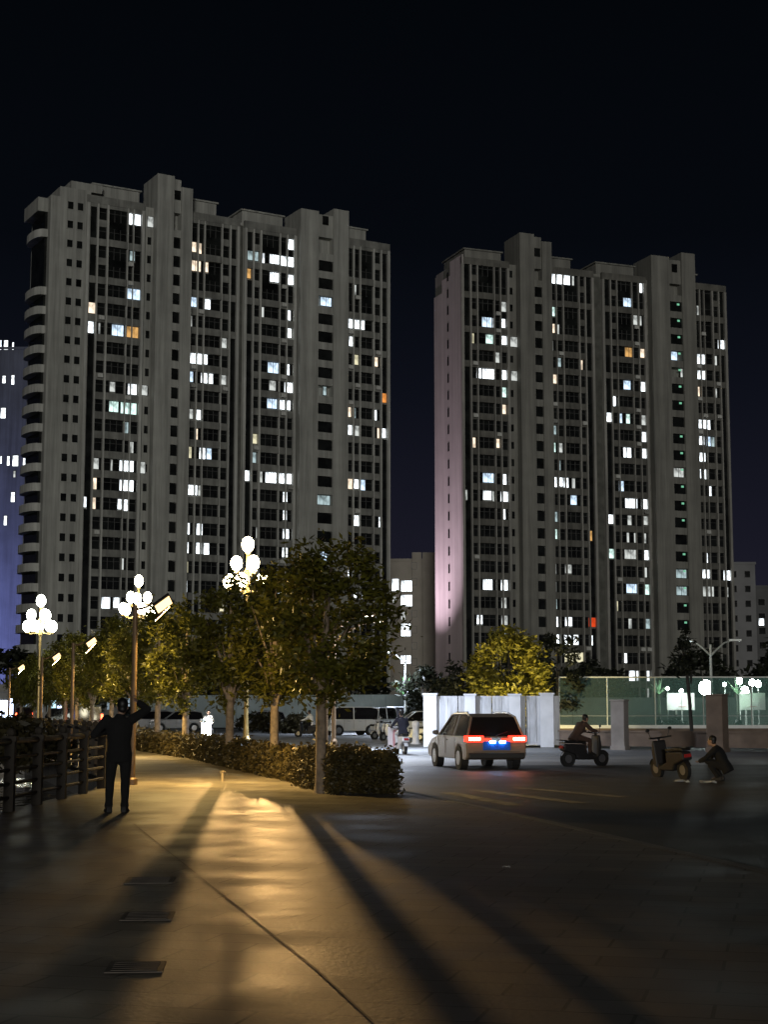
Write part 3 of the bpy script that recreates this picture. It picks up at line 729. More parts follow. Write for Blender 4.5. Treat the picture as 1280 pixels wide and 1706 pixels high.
# green lit spiky plants
def spiky(loc, h, seed, label):
    r = random.Random(seed); m = MB(); rt = empty('spiky_plant', loc, 0, label, 'plant', 'green lit spiky plants')
    for i in range(26):
        a = r.uniform(0, 6.28); el = r.uniform(.35, 1.4); l = h*r.uniform(.6, 1.0); w = .045*h
        d = Vector((math.cos(a)*math.cos(el), math.sin(a)*math.cos(el), math.sin(el))); s_ = Vector((-math.sin(a), math.cos(a), 0))*w
        b = Vector((0, 0, .05)); mid = b + d*l*.55; tip = b + d*l + Vector((0, 0, -.18*l*math.cos(el)))
        m.add([b-s_*.6, b+s_*.6, mid+s_, mid-s_, tip], [(0, 1, 2, 3), (3, 2, 4)])
    m.build('leaf_rosette', M_SPIKE, rt)
    st = MB(); st.lathe([(.10, -.1-loc[2]), (.09, .05)], n=8); st.build('stem', M_DBARK, rt)
    return rt
# ------------------------------------------------------------------ lamps
M_GLOBE = emit('lamp globe warm white', (1.0,.84,.52), 40)
M_GLOBE_C = emit('lamp globe white', (.95,1.0,.86), 22)
M_GLOBE_B = emit('lamp globe soft white', (1.0,.92,.66), 30)
M_AMBER = emit('amber added emitter', (1.0,.66,.22), 1900)
M_AMBERF = emit('amber led face', (1.0,.66,.30), 2.6)
M_AMBER2 = emit('amber added emitter far', (1.0,.70,.26), 1700)
M_GOLD = mat('lamp post gilded', (.50,.36,.14), .4, metal=.5, var=.15, scale=4)
M_POLE = mat('lamp post brown', (.20,.13,.07), .5, metal=.3, var=.2, scale=4)
M_GREY = mat('galvanised pole', (.50,.52,.50), .45, metal=.3, var=.1, scale=5)
M_BLACK = mat('black metal', (.02,.02,.02), .5, metal=.3)
def ornate(loc, zt, glob, label, gr=.235, tall=1.25, n1=3, n2=5, r1=.50, r2=.82, d1=.85, d2=1.65, rz=0.0):
    rt = empty('ornate_street_lamp', loc, rz, label, 'street lamp', 'ornate lamps with clusters of globes')
    p = MB(); p.lathe([(.22, 0), (.22, .35), (.13, .5), (.10, 1.2), (.085, zt-2.4), (.13, zt-2.3), (.10, zt-1.9), (.07, zt-1.0), (.06, zt-.45), (.12, zt-.38)], n=14)
    p.build('pole', M_GOLD, rt, smooth=False)
    tops = [((0, 0, zt), 1.0)]
    for n, rr, dz in ((n1, r1, d1), (n2, r2, d2)):
        for i in range(n):
            a = 2*math.pi*i/n + dz
            c = Vector((math.cos(a)*rr, math.sin(a)*rr, zt-dz)); ar = MB(); e = Vector((math.cos(a), math.sin(a), 0))
            ar.tube([Vector((0, 0, zt-dz-.15)), e*rr*.4+Vector((0, 0, zt-dz-.50)), e*rr*.8+Vector((0, 0, zt-dz-.52)), e*rr+Vector((0, 0, zt-dz-.25))], [.03, .028, .026, .03], 6)
            ar.build('arm', M_GOLD, rt); tops.append((c, .95))
    for c, k in tops:
        m = MB(); m.ball((0, 0, 0), gr*k, gr*k, gr*k*tall, n=14, m=10); g_ = m.build('globe', glob, rt, smooth=True, loc=c)
        cp = MB(); cp.lathe([(gr*.35, -gr*tall-.07), (gr*.45, -gr*tall-.01), (gr*.3, -gr*tall+.03)], n=10); cp.build('cup', M_GOLD, rt, loc=c)
    return rt
pC = at(413, 907, 70); ornate((pC.x, 70, 0), pC.z, M_GLOBE, 'nearest ornate globe lamp rising above the trees left of the lit tree', gr=.28, rz=.3)
pB = at(231, 968, 90); ornate((pB.x, 90, 0), pB.z, M_GLOBE_B, 'middle ornate globe lamp beside the amber lamp panel', gr=.25, tall=1.4, n1=3, n2=5, r1=.55, r2=.95, d1=.95, d2=1.6, rz=.9)
pA = at(68, 1001, 106); ornate((pA.x, 106, 0), pA.z, M_GLOBE_C, 'leftmost ornate globe lamp glowing white in a tight cluster', gr=.32, tall=1.3, n1=3, n2=5, r1=.62, r2=.88, d1=.95, d2=1.7, rz=.2)
def amber(px, py, Y, w, label, base=None, strength=None, lp=2):
    """pavement lamp: slim pole with one tilted amber panel and an added, hidden light quad"""
    t = at(px, py, Y); bx = t.x - .62; rt = empty('pavement_lamp', (bx, Y, 0), 0, label, 'street lamp', 'amber pavement lamps')
    p = MB(); p.lathe([(.12, 0), (.12, .12), (.065, .16), (.055, t.z-.25), (.06, t.z-.02)], n=12); p.build('pole', M_POLE, rt)
    a = MB(); a.tube([(0, 0, t.z-.12), (.25, -.03, t.z-.06), (.36, -.05, t.z+.02)], [.03, .028, .026], 8); a.build('arm', M_POLE, rt)
    L = Vector((.62, 0, t.z))
    nrm = Vector((.60, -.45, -.62)).normalized(); ax = Vector((.80, .10, .42)); ax = (ax - nrm*ax.dot(nrm)).normalized(); ay = nrm.cross(ax)
    h = MB(); hw, hh = .19*w, .135*w
    M = Matrix((ax, ay, nrm)).transposed().to_4x4(); M.translation = L
    h.M = M; h.box(-hw-.03, hw+.03, -hh-.03, hh+.03, -.07, -.004); h.build('housing', M_BLACK, rt)
    e = MB(); e.M = M; e.box(-hw, hw, -hh, hh, -.002, .02); e.build('led_panel', M_AMBERF, rt)
    n2 = Vector((.70, .22, -.68)).normalized(); ax = Vector((1, 0, .5)); ax = (ax - n2*ax.dot(n2)).normalized(); ay = n2.cross(ax)
    M2 = Matrix((ax, ay, n2)).transposed().to_4x4(); M2.translation = L + Vector((-.05, .12, -.20))
    h2 = MB(); h2.M = M2; h2.box(-.22, .22, -.16, .16, -.03, -.004); h2.box(-.22, .22, -.16, -.145, -.003, .03)
    h2.build('hood', M_BLACK, rt)  # added backing that keeps the hidden quad's light off the near ground
    dl = MB(); dl.M = M2; dl.quad((-.20, -.14, 0), (.20, -.14, 0), (.20, .14, 0), (-.20, .14, 0)); dl.build('added_downlight', M_AMBER if Y < 40 else M_AMBER2, rt)  # added hidden quad casts the lamp's light; the visible panel only glows weakly
amber(272, 1007, 35, 1.0, 'nearest amber pavement lamp whose pole stands beside the person')
amber(152, 1070, 54.5, .9, 'second nearest amber pavement lamp, in front of dark trees')
amber(94, 1094, 69, .9, 'third amber pavement lamp, below the leftmost globe lamp')
amber(35, 1112, 86.7, .9, 'farthest amber pavement lamp near the left edge')
# road lamps on the far side
M_COOL = emit('cool led lamp', (.72,.82,1.0), 4500)
M_COOL3 = emit('cool led lamp medium', (.76,.84,1.0), 2000)
M_COOL2 = emit('cool led lamp weak', (.80,.92,1.0), 60)
def road_lamp(loc, h, label, arms, mt, pole=M_GREY, reach=1.9, hs=1.0):
    rt = empty('road_lamp', loc, 0, label, 'street lamp')
    p = MB(); p.lathe([(.16, 0), (.16, .4), (.10, .5), (.075, h-.9), (.07, h-.2)], n=12); p.build('pole', pole, rt)
    for a, lit_ in arms:
        e = Vector((math.cos(a), math.sin(a), 0)); m = MB()
        m.tube([Vector((0, 0, h-.85)), e*reach*.3+Vector((0, 0, h-.5)), e*reach*.7+Vector((0, 0, h-.1)), e*reach+Vector((0, 0, h))], [.06, .055, .05, .045], 8); m.build('arm', pole, rt)
        c = e*(reach+.28)+Vector((0, 0, h+.02)); hd = MB(); hd.M = Matrix.Translation(c) @ Matrix.Rotation(a, 4, 'Z')
        hd.box(-.36*hs, .36*hs, -.14*hs, .14*hs, 0, .09); [hd.box(*q) for q in ((-.36*hs, -.31*hs, -.14*hs, .14*hs, -.025, -.002), (.31*hs, .36*hs, -.14*hs, .14*hs, -.025, -.002), (-.31*hs, .31*hs, -.14*hs, -.115*hs, -.025, -.002), (-.31*hs, .31*hs, .115*hs, .14*hs, -.025, -.002))]; hd.build('lamp_head', pole, rt)
        l = MB(); l.M = hd.M; l.quad((-.30*hs, -.11*hs, -.003), (-.30*hs, .11*hs, -.003), (.30*hs, .11*hs, -.003), (.30*hs, -.11*hs, -.003)); l.build('lens', mt if lit_ else M_GLASS, rt)
road_lamp((-2.2, 69.5, -.12), 5.6, 'brown road lamp with its head lost in the nearest crown, the farther of two', [(R(12), True)], M_COOL, pole=M_POLE, reach=1.7)
road_lamp((-2.1, 57, -.12), 5.1, 'brown road lamp added to brighten the white scooter, pole behind the hedge end tree', [(R(8), True)], M_COOL3, pole=M_POLE, reach=1.2)  # added lamp, brightens the white scooter and its rider
road_lamp((1.6, 118, -.12), 6.0, 'grey road lamp with a lit head standing over the parked white vans', [(R(200), True)], M_COOL, reach=1.2)
pY = at(1185, 1095, 92)
road_lamp((pY.x, 92, 0), at(1185, 1068, 92).z, 'white two armed lamp post standing in the green court', [(R(180), True), (0, False)], M_COOL2, reach=1.15)

# ------------------------------------------------------------------ hoarding, wall, court
M_HOARD = mat('hoarding white metal', (.62,.63,.66), .5, var=.10, scale=.8, bump=.15, bscale=3)
streaks(M_HOARD, .5, 3.0, .4)
M_HPIL = mat('hoarding pillar', (.70,.71,.74), .7, var=.08, scale=2)
M_TEAL = mat('parking wall teal', (.42,.50,.52), .6, var=.15, scale=.6)
M_DKTEAL = mat('court wall green', (.11,.14,.13), .8, var=.4, scale=.5)
M_BROWN = mat('wall render brown', (.17,.125,.095), .9, var=.25, scale=1.5, bump=.3, bscale=8)
M_PILG = mat('pillar render grey', (.30,.27,.25), .9, var=.2, scale=1.5, bump=.3, bscale=8)
def wall_run(name, a, b, h, th, m, label, cat, pil=None, panels=0, pm=None, cope=None):
    a = Vector((a[0], a[1], 0)); b = Vector((b[0], b[1], 0)); d = b-a; rt = empty(name, a, math.atan2(d.y, d.x), label, cat); Ln = d.length
    if panels:
        for i in range(panels):
            x0, x1 = Ln*i/panels, Ln*(i+1)/panels; w = MB(); w.box(x0+.02, x1-.02, 0, th, 0, h)
            n = int((x1-x0)/.32)
            for k in range(n): w.box(x0+.1+k*.32, x0+.16+k*.32, -.028, -.001, .12, h-.06)
            w.build('panel', m, rt)
    else:
        w = MB(); w.box(0, Ln, 0, th, 0, h); w.build('wall', m, rt)
    if cope:
        c = MB(); c.box(-.03, Ln+.03, -.06, th+.06, h+.002, h+cope); c.build('coping', pm or m, rt)
    for (t, w_, hh) in (pil or []):
        p = MB(); p.box(t-w_/2, t+w_/2, -.30, th+.05, -.1, hh); p.box(t-w_/2-.05, t+w_/2+.05, -.35, th+.1, hh, hh+.08); p.build('pillar', pm or m, rt)
    return rt
h0 = at(708, 1240, 75); h1 = at(932, 1240, 75)
wall_run('hoarding', (h0.x, 75.4), (h1.x, 74.4), 2.28, .12, M_HOARD, 'white metal hoarding with thick pillars behind the car', 'hoarding',
         [(.30, .62, 2.33), (2.2, .5, 2.30), (4.3, .55, 2.30), (5.8, .62, 2.34)], 4, M_HPIL)
w0 = at(934, 1240, 74); w1 = at(1420, 1240, 66)
wall_run('boundary_wall', (w0.x, 74.2), (w1.x, 66), .62, .25, M_BROWN, 'low brown boundary wall along the road below the green court', 'wall', cope=.08)
def gate_pillar(px, pyb, pyt, Y, w, rz, m, label):
    b = at(px, pyb, Y); h = at(px, pyt, Y).z; rt = empty('gate_pillar', (b.x, Y, -.12), rz, label, 'pillar', 'square pillars of the boundary wall'); 
    p = MB(); p.box(-w/2, w/2, -w/2, w/2, 0, h+.12); p.build('shaft', m, rt, bevel=.02)
    c = MB(); c.box(-w/2-.04, w/2+.04, -w/2-.04, w/2+.04, h+.121, h+.19); c.build('cap', m, rt, bevel=.02)
    f = MB(); f.box(-w/2-.04, w/2+.04, -w/2-.04, w/2+.04, -.02, .18); f.build('plinth', m, rt, bevel=.015)
gate_pillar(1034, 1242, 1168, 70.5, .62, R(-28), M_PILG, 'grey square pillar in the boundary wall behind the dark scooter rider')
gate_pillar(1197, 1246, 1159, 66.8, .72, R(-32), M_BROWN, 'reddish brown square pillar right of the dark sapling')
# parking wall and shop row far behind
c0 = at(480, 1200, 150); c1 = at(700, 1200, 140)
wall_run('parking_wall', (c0.x-14, 152), (c1.x+1.6, 141), 3.0, .2, M_TEAL, 'pale teal wall at the back of the parking area', 'wall', panels=6)
M_SHOP = mat('shop front render', (.25,.24,.22), .9, var=.2, scale=.5)
M_SHOPW = emit('shop window', (.62,.80,.95), .55, .8, (.6, .6, .6)); M_SHOPB = emit('shop sign blue white', (.60,.72,1.0), 7); M_SHOPC = emit('shop sign cyan', (.55,.90,1.0), 1.6)
def shop(px0, px1, Y, h, label, lit):
    a = at(px0, 1180, Y).x; b = at(px1, 1180, Y).x; rt = empty('roadside_shop', (a, Y, -.13), 0, label, 'shop', 'row of low shops behind the tree row')
    w = MB(); w.box(0, b-a, 0, 6, 0, h); w.box(-.3, b-a+.3, -.9, -.002, h-.9, h-.7); w.build('wall', M_SHOP, rt)
    for (u0, u1, z0, z1, m) in lit:
        q = MB(); q.box(u0*(b-a), u1*(b-a), -.06, -.003, z0, z1); q.build('window' if m is M_SHOPW else 'shop_sign', m, rt)
shop(-24, 22, 176, 4.6, 'low shop with a blue white glowing front at the left edge', [(.35, .78, .4, 2.8, M_SHOPB), (.84, .98, .3, 3.0, M_SHOPB)])
shop(26, 76, 178, 4.2, 'low shop with two greyish windows left of the cyan lit shop', [(.12, .42, 1.6, 3.0, M_SHOPW), (.60, .90, 1.5, 3.0, M_SHOPW)])
shop(78, 104, 174, 4.0, 'low shop with a cyan glowing window', [(.05, .55, 1.3, 3.0, M_SHOPC), (.66, .9, .4, 2.2, M_SHOPB)])
shop(106, 196, 182, 3.8, 'low shop with grey lit panes left of the standing person', [(.02, .18, .8, 2.8, M_SHOPW), (.30, .46, .8, 2.9, M_SHOPW), (.66, .70, .6, 2.4, M_SHOPW), (.8, .84, 1.8, 3.2, M_SHOPW)])
shop(200, 420, 186, 4.2, 'long low shop right of the standing person with small dim panes', [(.03, .07, 2.0, 3.4, M_SHOPW), (.12, .16, .8, 2.6, M_SHOPW), (.24, .29, 1.0, 2.4, M_SHOPW), (.55, .58, .8, 3.2, M_SHOPW), (.76, .80, .8, 3.4, M_SHOPW), (.93, .97, 1.6, 3.4, M_SHOPB)])

# court
M_NET = bpy.data.materials.new('green court netting'); M_NET.use_nodes = True
nt = M_NET.node_tree; nt.nodes.clear(); o_ = nt.nodes.new('ShaderNodeOutputMaterial'); mx = nt.nodes.new('ShaderNodeMixShader'); tr = nt.nodes.new('ShaderNodeBsdfTransparent'); df = nt.nodes.new('ShaderNodeBsdfDiffuse')
df.inputs['Color'].default_value = (.16,.215,.195,1); mx.inputs[0].default_value = .27
tl = nt.nodes.new('ShaderNodeBsdfTranslucent'); tl.inputs['Color'].default_value = (.20,.36,.30,1); m2 = nt.nodes.new('ShaderNodeMixShader')
nt.links.new(df.outputs[0], m2.inputs[1]); nt.links.new(tl.outputs[0], m2.inputs[2])
nt.links.new(tr.outputs[0], mx.inputs[1]); nt.links.new(m2.outputs[0], mx.inputs[2]); nt.links.new(mx.outputs[0], o_.inputs['Surface'])
M_WHITE = mat('white paint', (.74,.75,.72), .5, var=.08)
M_COURT = mat('court surface green', (.06,.15,.11), .7, var=.2, scale=.5)
plate('court_surface', [(9.6, 82.2), (40, 80), (48, 128), (9.6, 128)], -.118, M_COURT)
def court_fence(x0, x1, Y, label, h=3.43):
    rt = empty('court_fence', (x0, Y, 0), 0, label, 'fence'); n = round((x1-x0)/2.6)
    t = MB(); t.tube([(0, 0, h), (x1-x0, 0, h)], .045, 8); t.build('top_rail', M_WHITE, rt)
    t = MB(); t.tube([(0, 0, 1.3), (x1-x0, 0, 1.3)], .02, 6); t.build('middle_rail', M_GREY, rt)
    for i in range(n+1):
        p = MB(); p.tube([((x1-x0)*i/n, 0, -.12), ((x1-x0)*i/n, 0, h)], .035, 8); p.build('post', M_GREY, rt)
    nn = MB(); nn.box(0, x1-x0, .05, .062, .78, h-.03); nn.build('netting', M_NET, rt)
    k = MB(); k.box(0, x1-x0, -.12, .12, -.12, .62); k.build('base_wall', M_BROWN, rt)
    k = MB(); k.box(-.05, x1-x0+.05, -.16, .16, .622, .80); k.build('coping', M_WHITE, rt)
court_fence(9.7, 31, 88, 'long green netted court fence with a white top rail')
# back wall of the court, lamp heads, hoop
wall_run('court_back_wall', (11, 126), (46, 122), 2.6, .2, M_DKTEAL, 'dark green wall closing the far side of the green court', 'wall', panels=9)
M_CL = emit('court lamp white', (.86,1.0,.96), 150)
def court_light(px, py, Y, r, label):
    c = at(px, py, Y); rt = empty('court_lamp', (c.x, Y, -.12), 0, label, 'lamp', 'white lamps inside the court')
    p = MB(); p.tube([(0, 0, 0), (0, 0, c.z-r*.6)], .04, 8); p.build('pole', M_GREY, rt)
    b = MB(); b.ball((0, 0, c.z+.12), r, r*.6, r*1.15, n=12, m=8); b.build('globe', M_CL, rt, smooth=True)
for px, py, Y, r, lab in ((1177, 1146, 97, .42, 'big glaring court lamp beside the white lamp post'), (1136, 1151, 100, .11, 'small court lamp left of the dark sapling'),
        (1208, 1140, 104, .11, 'small court lamp just right of the white lamp post'), (1233, 1134, 104, .20, 'court lamp touching the top rail right of the pillar'),
        (1254, 1137, 108, .20, 'court lamp second from the right edge'), (1264, 1139, 108, .20, 'rightmost court lamp near the photo edge'), (1242, 1151, 102, .26, 'tall oval court lamp beside the green plants'),
        (1113, 1147, 102, .10, 'faint court lamp above the left green plant')):
    court_light(px, py, Y, r, lab)
def hoop(px, Y, label):
    x = at(px, 1180, Y).x; rt = empty('basketball_hoop', (x, Y, -.12), R(8), label, 'basketball hoop')
    p = MB(); p.tube([(0, .9, 0), (0, .9, 2.2), (0, .1, 2.9)], .07, 8); p.build('post', M_GREY, rt)
    b = MB(); b.box(-.9, .9, -.04, 0, 1.75, 2.8); b.build('backboard', M_WHITE, rt)
    f = MB(); f.M = Matrix.Translation((0, -.3, 1.95)); 
    f.tube([(.22*math.cos(t*math.pi/6), .22*math.sin(t*math.pi/6), 0) for t in range(13)], .015, 5, cap=False); f.build('rim', MATS.get('red') or mat('red', (.5,.06,.03), .5), rt)
hoop(1135, 100, 'basketball hoop with a white board behind the netting by the sapling')
hoop(1253, 99, 'basketball hoop with a white board near the right edge')
for px, py, Y, h, s, lab in ((1099, 1158, 97, 1.2, 81, 'green lit spiky plant left of the dark sapling'), (1230, 1158, 98, 1.3, 82, 'green lit spiky plant right of the brown pillar'),
                          (676, 1160, 128, 2.6, 83, 'green lit spiky plant rising over the parking wall')):
    q = at(px, py, Y); spiky((q.x, Y, q.z), h, s, lab)
M_BOL = mat('bollard white', (.85,.85,.86), .6, var=.05)
def bollard(p, h, r, label):
    m = MB(); m.lathe([(r*1.7, 0), (r*1.6, .06), (r*1.05, .12), (r, h*.72), (r*1.15, h*.76), (r*1.25, h*.9), (r*.9, h*.97), (r*.3, h)], n=16)
    o = m.build('traffic_bollard', M_BOL, smooth=True, loc=p); tag(o, label, 'bollard')
b_ = gnd(693, 1240, -.12); bollard((b_.x, b_.y, -.12), 1.2, .17, 'white round topped bollard at the left end of the hoarding')
# stakes in front of the hedge
M_STAKE = mat('pale wooden stake', (.42,.34,.22), .8, var=.2, scale=6)
for px, pyb, pyt, lab in ((490, 1300, 1245, 'pale stake at the hedge, left one of the pair near the lit tree'), (508, 1303, 1247, 'pale stake at the hedge, right one of the pair near the lit tree'),
                          (463, 1295, 1252, 'short pale stake at the hedge in front of the second trunk'), (305, 1252, 1200, 'tall pale stake at the far hedge left of the glaring headlight'),
                          (371, 1301, 1284, 'tiny pale post put in for a bright patch of light on the pavement')):  # last one is added, standing in for a gleam between trunk shadows
    p = gnd(px, pyb); h = at(px, pyt, p.y).z; m = MB(); m.lathe([(.035, 0), (.032, h*.9), (.05, h*.92), (.05, h*.97), (.02, h)], n=8)
    m.tube([(-.07, 0, h*.86), (.07, 0, h*.86)], .012, 5)
    o = m.build('stake', M_STAKE, loc=p); tag(o, lab, 'stake', 'stakes along the hedge')
# ------------------------------------------------------------------ vehicles
M_TYRE = mat('tyre rubber', (.015,.015,.015), .8)
M_RIM = mat('alloy rim', (.35,.35,.36), .35, metal=.8)
M_CGLASS = mat('car glass', (.012,.011,.012), .08, spec=.6)
M_TRIM = mat('black trim', (.012,.012,.012), .5)
M_TAIL = emit('brake light red', (1.0,.03,.015), 5.0)
M_TAILC = emit('brake light core', (1.0,.34,.18), 40)
M_TAILF = emit('far tail light', (1.0,.10,.04), 9)
M_PLATE = mat('number plate blue', (.01,.10,.55), .4)
M_PLATEL = emit('plate lamp', (.30,.66,1.0), 40)
M_CHROME = mat('chrome strip', (.7,.7,.7), .2, metal=1)
def paint(name, c): return mat('car paint '+name, c, .28, var=.05, scale=1, spec=.6)
def vehicle(name, cat, label, loc, rz, L=4.6, W=1.82, belt=1.0, top=1.66, body=None, wr=.34, rear=(.10, .50), front=(1.05, .80), hood=.86, sill=.30, group=None, lit=True, plate=False, tailm=None, van=False, tall=False):
    rt = empty(name, loc, rz, label, cat, group); hl = L/2; wf, wb = hl-.88, -hl+.92
    def arch(y, r):
        return [(y+r*math.cos(t), wr+r*math.sin(t)) for t in [math.pi*k/8 for k in range(9)]]     # front to rear
    poly = [(-hl+.06, sill+.06), (-hl, .52), (-hl+.02, .80), (-hl+.10, belt)]
    nose = hl-(.10 if van else .2)
    poly += [(nose-front[0] if not van else hl-.5, belt+.01), (nose-.25, hood), (hl-.02, .62), (hl-.03, sill+.06), (hl-.2, sill)]
    bot = []
    for y in (wf, wb):
        a = arch(y, wr+.06); bot += [(a[0][0], sill)] + [q for q in a if q[1] > sill+.01] + [(a[-1][0], sill)]
    poly += bot + [(-hl+.2, sill)]
    b = MB(); b.prism_x(poly[::-1], -W/2, W/2); b.build('body', body, rt, bevel=.07)
    # cabin
    wl, wt = W/2-.05, W/2-(.27 if not van else .16)
    P = [(-hl+.12, belt-.02, wl), (-hl+.12+rear[0]*2.2, top-.10, wt+.03), (-hl+.12+rear[1]+.25, top, wt), (nose-front[0]-front[1]-.25, top-.01, wt), (nose-front[0]-front[1]+.0, top-.06, wt+.02), (nose-front[0]+.05, belt-.02, wl)]
    n = len(P); vs = [(-w, y, z) for y, z, w in P] + [(w, y, z) for y, z, w in P]
    c = MB()
    c.k = 1; c.add(vs, [tuple(range(n)), tuple(range(n, 2*n))[::-1]] + [(0, n, n+1, 1), (n-2, 2*n-2, 2*n-1, n-1)])
    c.k = 0; c.add(vs, [(i, n+i, n+i+1, i+1) for i in range(1, n-2)])
    c.build('cabin', [body, M_CGLASS], rt, bevel=.0)
    for s in (-1, 1):                                                    # pillars and roof edge
        p = MB(); p.tube([Vector((s*w, y, z)) for y, z, w in P], .035, 6)
        my = (P[2][0]+P[4][0])/2; p.tube([(s*wl, my, belt-.02), (s*(wt+.01), my-.03, top-.03)], .045, 6)
        p.build('pillar', body, rt)
        if not van:
            r_ = MB(); r_.tube([(s*(wt-.06), P[2][0]+.1, top+.045), (s*(wt-.06), P[3][0], top+.045)], .018, 6); r_.build('roof_rail', M_TRIM, rt)
        m = MB(); m.ball((s*(W/2+.10), nose-front[0]-.12, belt+.08), .11, .06, .075, n=10, m=6); m.tube([(s*(W/2-.06), nose-front[0]-.12, belt+.0), (s*(W/2+.06), nose-front[0]-.12, belt+.06)], .025, 6); m.build('mirror', body, rt, smooth=True)
        for dy in (-.55, .35):
            h = MB(); h.box(s*(W/2+.004)-.012, s*(W/2+.004)+.012, my+dy, my+dy+.17, belt-.14, belt-.11); h.build('door_handle', M_CHROME, rt)
        for y in (wf, wb):
            w = MB(); x0, x1 = s*(W/2-.22), s*(W/2+.005)
            w.tube([(x0, y, wr), (x1, y, wr)], wr, 20); w = w.build('wheel', M_TYRE, rt, bevel=.03)
            r2 = MB(); r2.tube([(x1-s*.02, y, wr), (x1+s*.012, y, wr)], wr*.62, 16); r2.build('rim', M_RIM, w)
        hd = MB(); hd.box(s*(W/2-.42)-.16, s*(W/2-.42)+.16, hl-.16, hl-.03, .62, .76); hd.build('headlight', M_GLASS, rt)
        t = MB(); x0, x1 = sorted((s*(W/2-.52), s*(W/2+.006)))
        t.box(x0, x1, -hl-.014, -hl+.30, .82, 1.0) if not tall else t.box(*sorted((s*(W/2-.16), s*(W/2-.02))), -hl-.014, -hl+.2, 1.02, 1.5)
        tl = t.build('tail_light', (tailm or M_TAIL) if lit else M_TRIM, rt, bevel=.02)
        if plate:
            k2 = MB(); x0, x1 = sorted((s*(W/2-.74), s*(W/2-.525))); k2.box(x0, x1, -hl-.02, -hl+.20, .86, .92); k2.build('light_strip', M_TAIL, tl)
            k = MB(); x0, x1 = sorted((s*(W/2-.40), s*(W/2-.06))); k.box(x0, x1, -hl-.03, -hl-.016, .865, .945); k.build('light_core', M_TAILC, tl)
    for s in (-1, 1):
        for y in (wb+.42, (wf+wb)/2+.10, wf-.42):
            g_ = MB(); g_.box(s*(W/2+.001)-.004, s*(W/2+.001)+.004, y-.006, y+.006, sill+.14, belt-.03); g_.build('door_seam', M_TRIM, rt)
    if plate:
        hs_ = MB(); hs_.box(-W/2+.20, W/2-.20, -hl-.004, -hl+.08, .525, .537); hs_.build('hatch_seam', M_TRIM, rt)
        wp = MB(); wp.tube([(0, -hl+.10, belt+.02), (.38, -hl+.16, belt+.14)], .012, 5); wp.build('rear_wiper', M_TRIM, rt)
    bm = MB(); bm.box(-W/2+.06, W/2-.06, -hl-.03, -hl+.12, sill+.04, .50); bm.build('rear_bumper', M_TRIM, rt, bevel=.02)
    if plate:
        pl = MB(); pl.box(-.42, .42, -hl-.012, -hl+.10, .58, .83); pl.build('number_plate', M_PLATE, rt, bevel=.008)
        for s in (-.13, .17):
            q = MB(); q.box(s-.085, s+.085, -hl-.05, -hl-.014, .79, .845); q.build('plate_lamp', M_PLATEL, rt)
    return rt
p = gnd(800, 1283, -.125)
vehicle('car', 'car', 'silver brown estate car with glowing red brake lights and a blue lit number plate', (p.x-.02, p.y+2.1, -.125), R(13), L=4.55, W=1.82, body=paint('silver brown', (.20,.165,.135)), plate=True, top=1.64, belt=.98)
for px, Y, lab in ((50, 150, 'distant dark van with tall red tail lights near the left edge'), (160, 101, 'distant dark van with tall red tail lights left of the person')):
    q = at(px, 1183, Y); vehicle('van', 'van', lab, (q.x-.65, Y, -.125), R(16), L=4.6, W=1.75, body=paint('dark', (.04,.035,.03)), tailm=M_TAILF, top=2.05, belt=1.15, van=True, front=(.15, .45), tall=True)
M_PW = paint('white', (.62,.63,.64))
g = 'vehicles parked behind the trees'
for px, Y, rz, kw, lab in (
    (583, 112, R(118), dict(L=4.3, W=1.7, top=1.95, belt=1.1, van=True, front=(.15, .45)), 'white parked van nearest to the lit tree trunk'),
    (628, 114, R(160), dict(L=4.5, W=1.75, top=1.92, belt=1.1, van=True, front=(.15, .45)), 'white parked van behind, between the first van and the scooter rider'),
    (664, 120, R(178), dict(L=4.6, W=1.85, top=2.0, belt=1.15, van=True, front=(.15, .45)), 'white parked van partly hidden by the white scooter rider'),
    (694, 108, R(100), dict(L=4.5, W=1.8), 'pale parked car peeping out left of the hoarding end'),
    (432, 132, R(100), dict(L=4.5, W=1.8), 'grey parked car between the third and second tree trunks'),
    (295, 128, R(100), dict(L=4.5, W=1.8), 'grey parked car left of the glaring headlight'),
    (252, 134, R(95), dict(L=4.4, W=1.75), 'grey parked car right of the standing person'),
    (112, 140, R(100), dict(L=4.6, W=1.8, top=1.9, van=True, front=(.15, .45)), 'grey parked van below the cyan lit shop')):
    q = at(px, 1183, Y); vehicle('parked_van' if kw.get('van') else 'parked_car', 'van' if kw.get('van') else 'car', lab, (q.x, Y, -.12), rz, body=M_PW if px > 500 else paint('grey', (.30,.30,.30)), lit=False, group=g, **kw)

# ------------------------------------------------------------------ people
M_SKIN = mat('skin', (.32,.20,.14), .6, var=.05)
M_HAIR = mat('black hair', (.008,.007,.007), .5)
M_SHOE = mat('dark shoe', (.012,.011,.010), .6)
def remesh(o, vox, sm=6):
    r = o.modifiers.new('continuous', 'REMESH'); r.mode = 'VOXEL'; r.voxel_size = vox; r.use_smooth_shade = True
    s_ = o.modifiers.new('smooth', 'SMOOTH'); s_.factor = .5; s_.iterations = sm
    return o
V = Vector
def loft(mb, rings, n=16):
    """rings: (centre, side vector, front vector) stacked along a limb or trunk"""
    vs = []
    for c, a, b in rings:
        for j in range(n):
            t = 2*math.pi*j/n; vs.append(c + a*math.cos(t) + b*math.sin(t))
    fs = [tuple(range(n))[::-1], tuple((len(rings)-1)*n+j for j in range(n))]
    for i in range(len(rings)-1):
        for j in range(n):
            k = (j+1) % n; fs.append((i*n+j, i*n+k, (i+1)*n+k, (i+1)*n+j))
    mb.add(vs, fs)
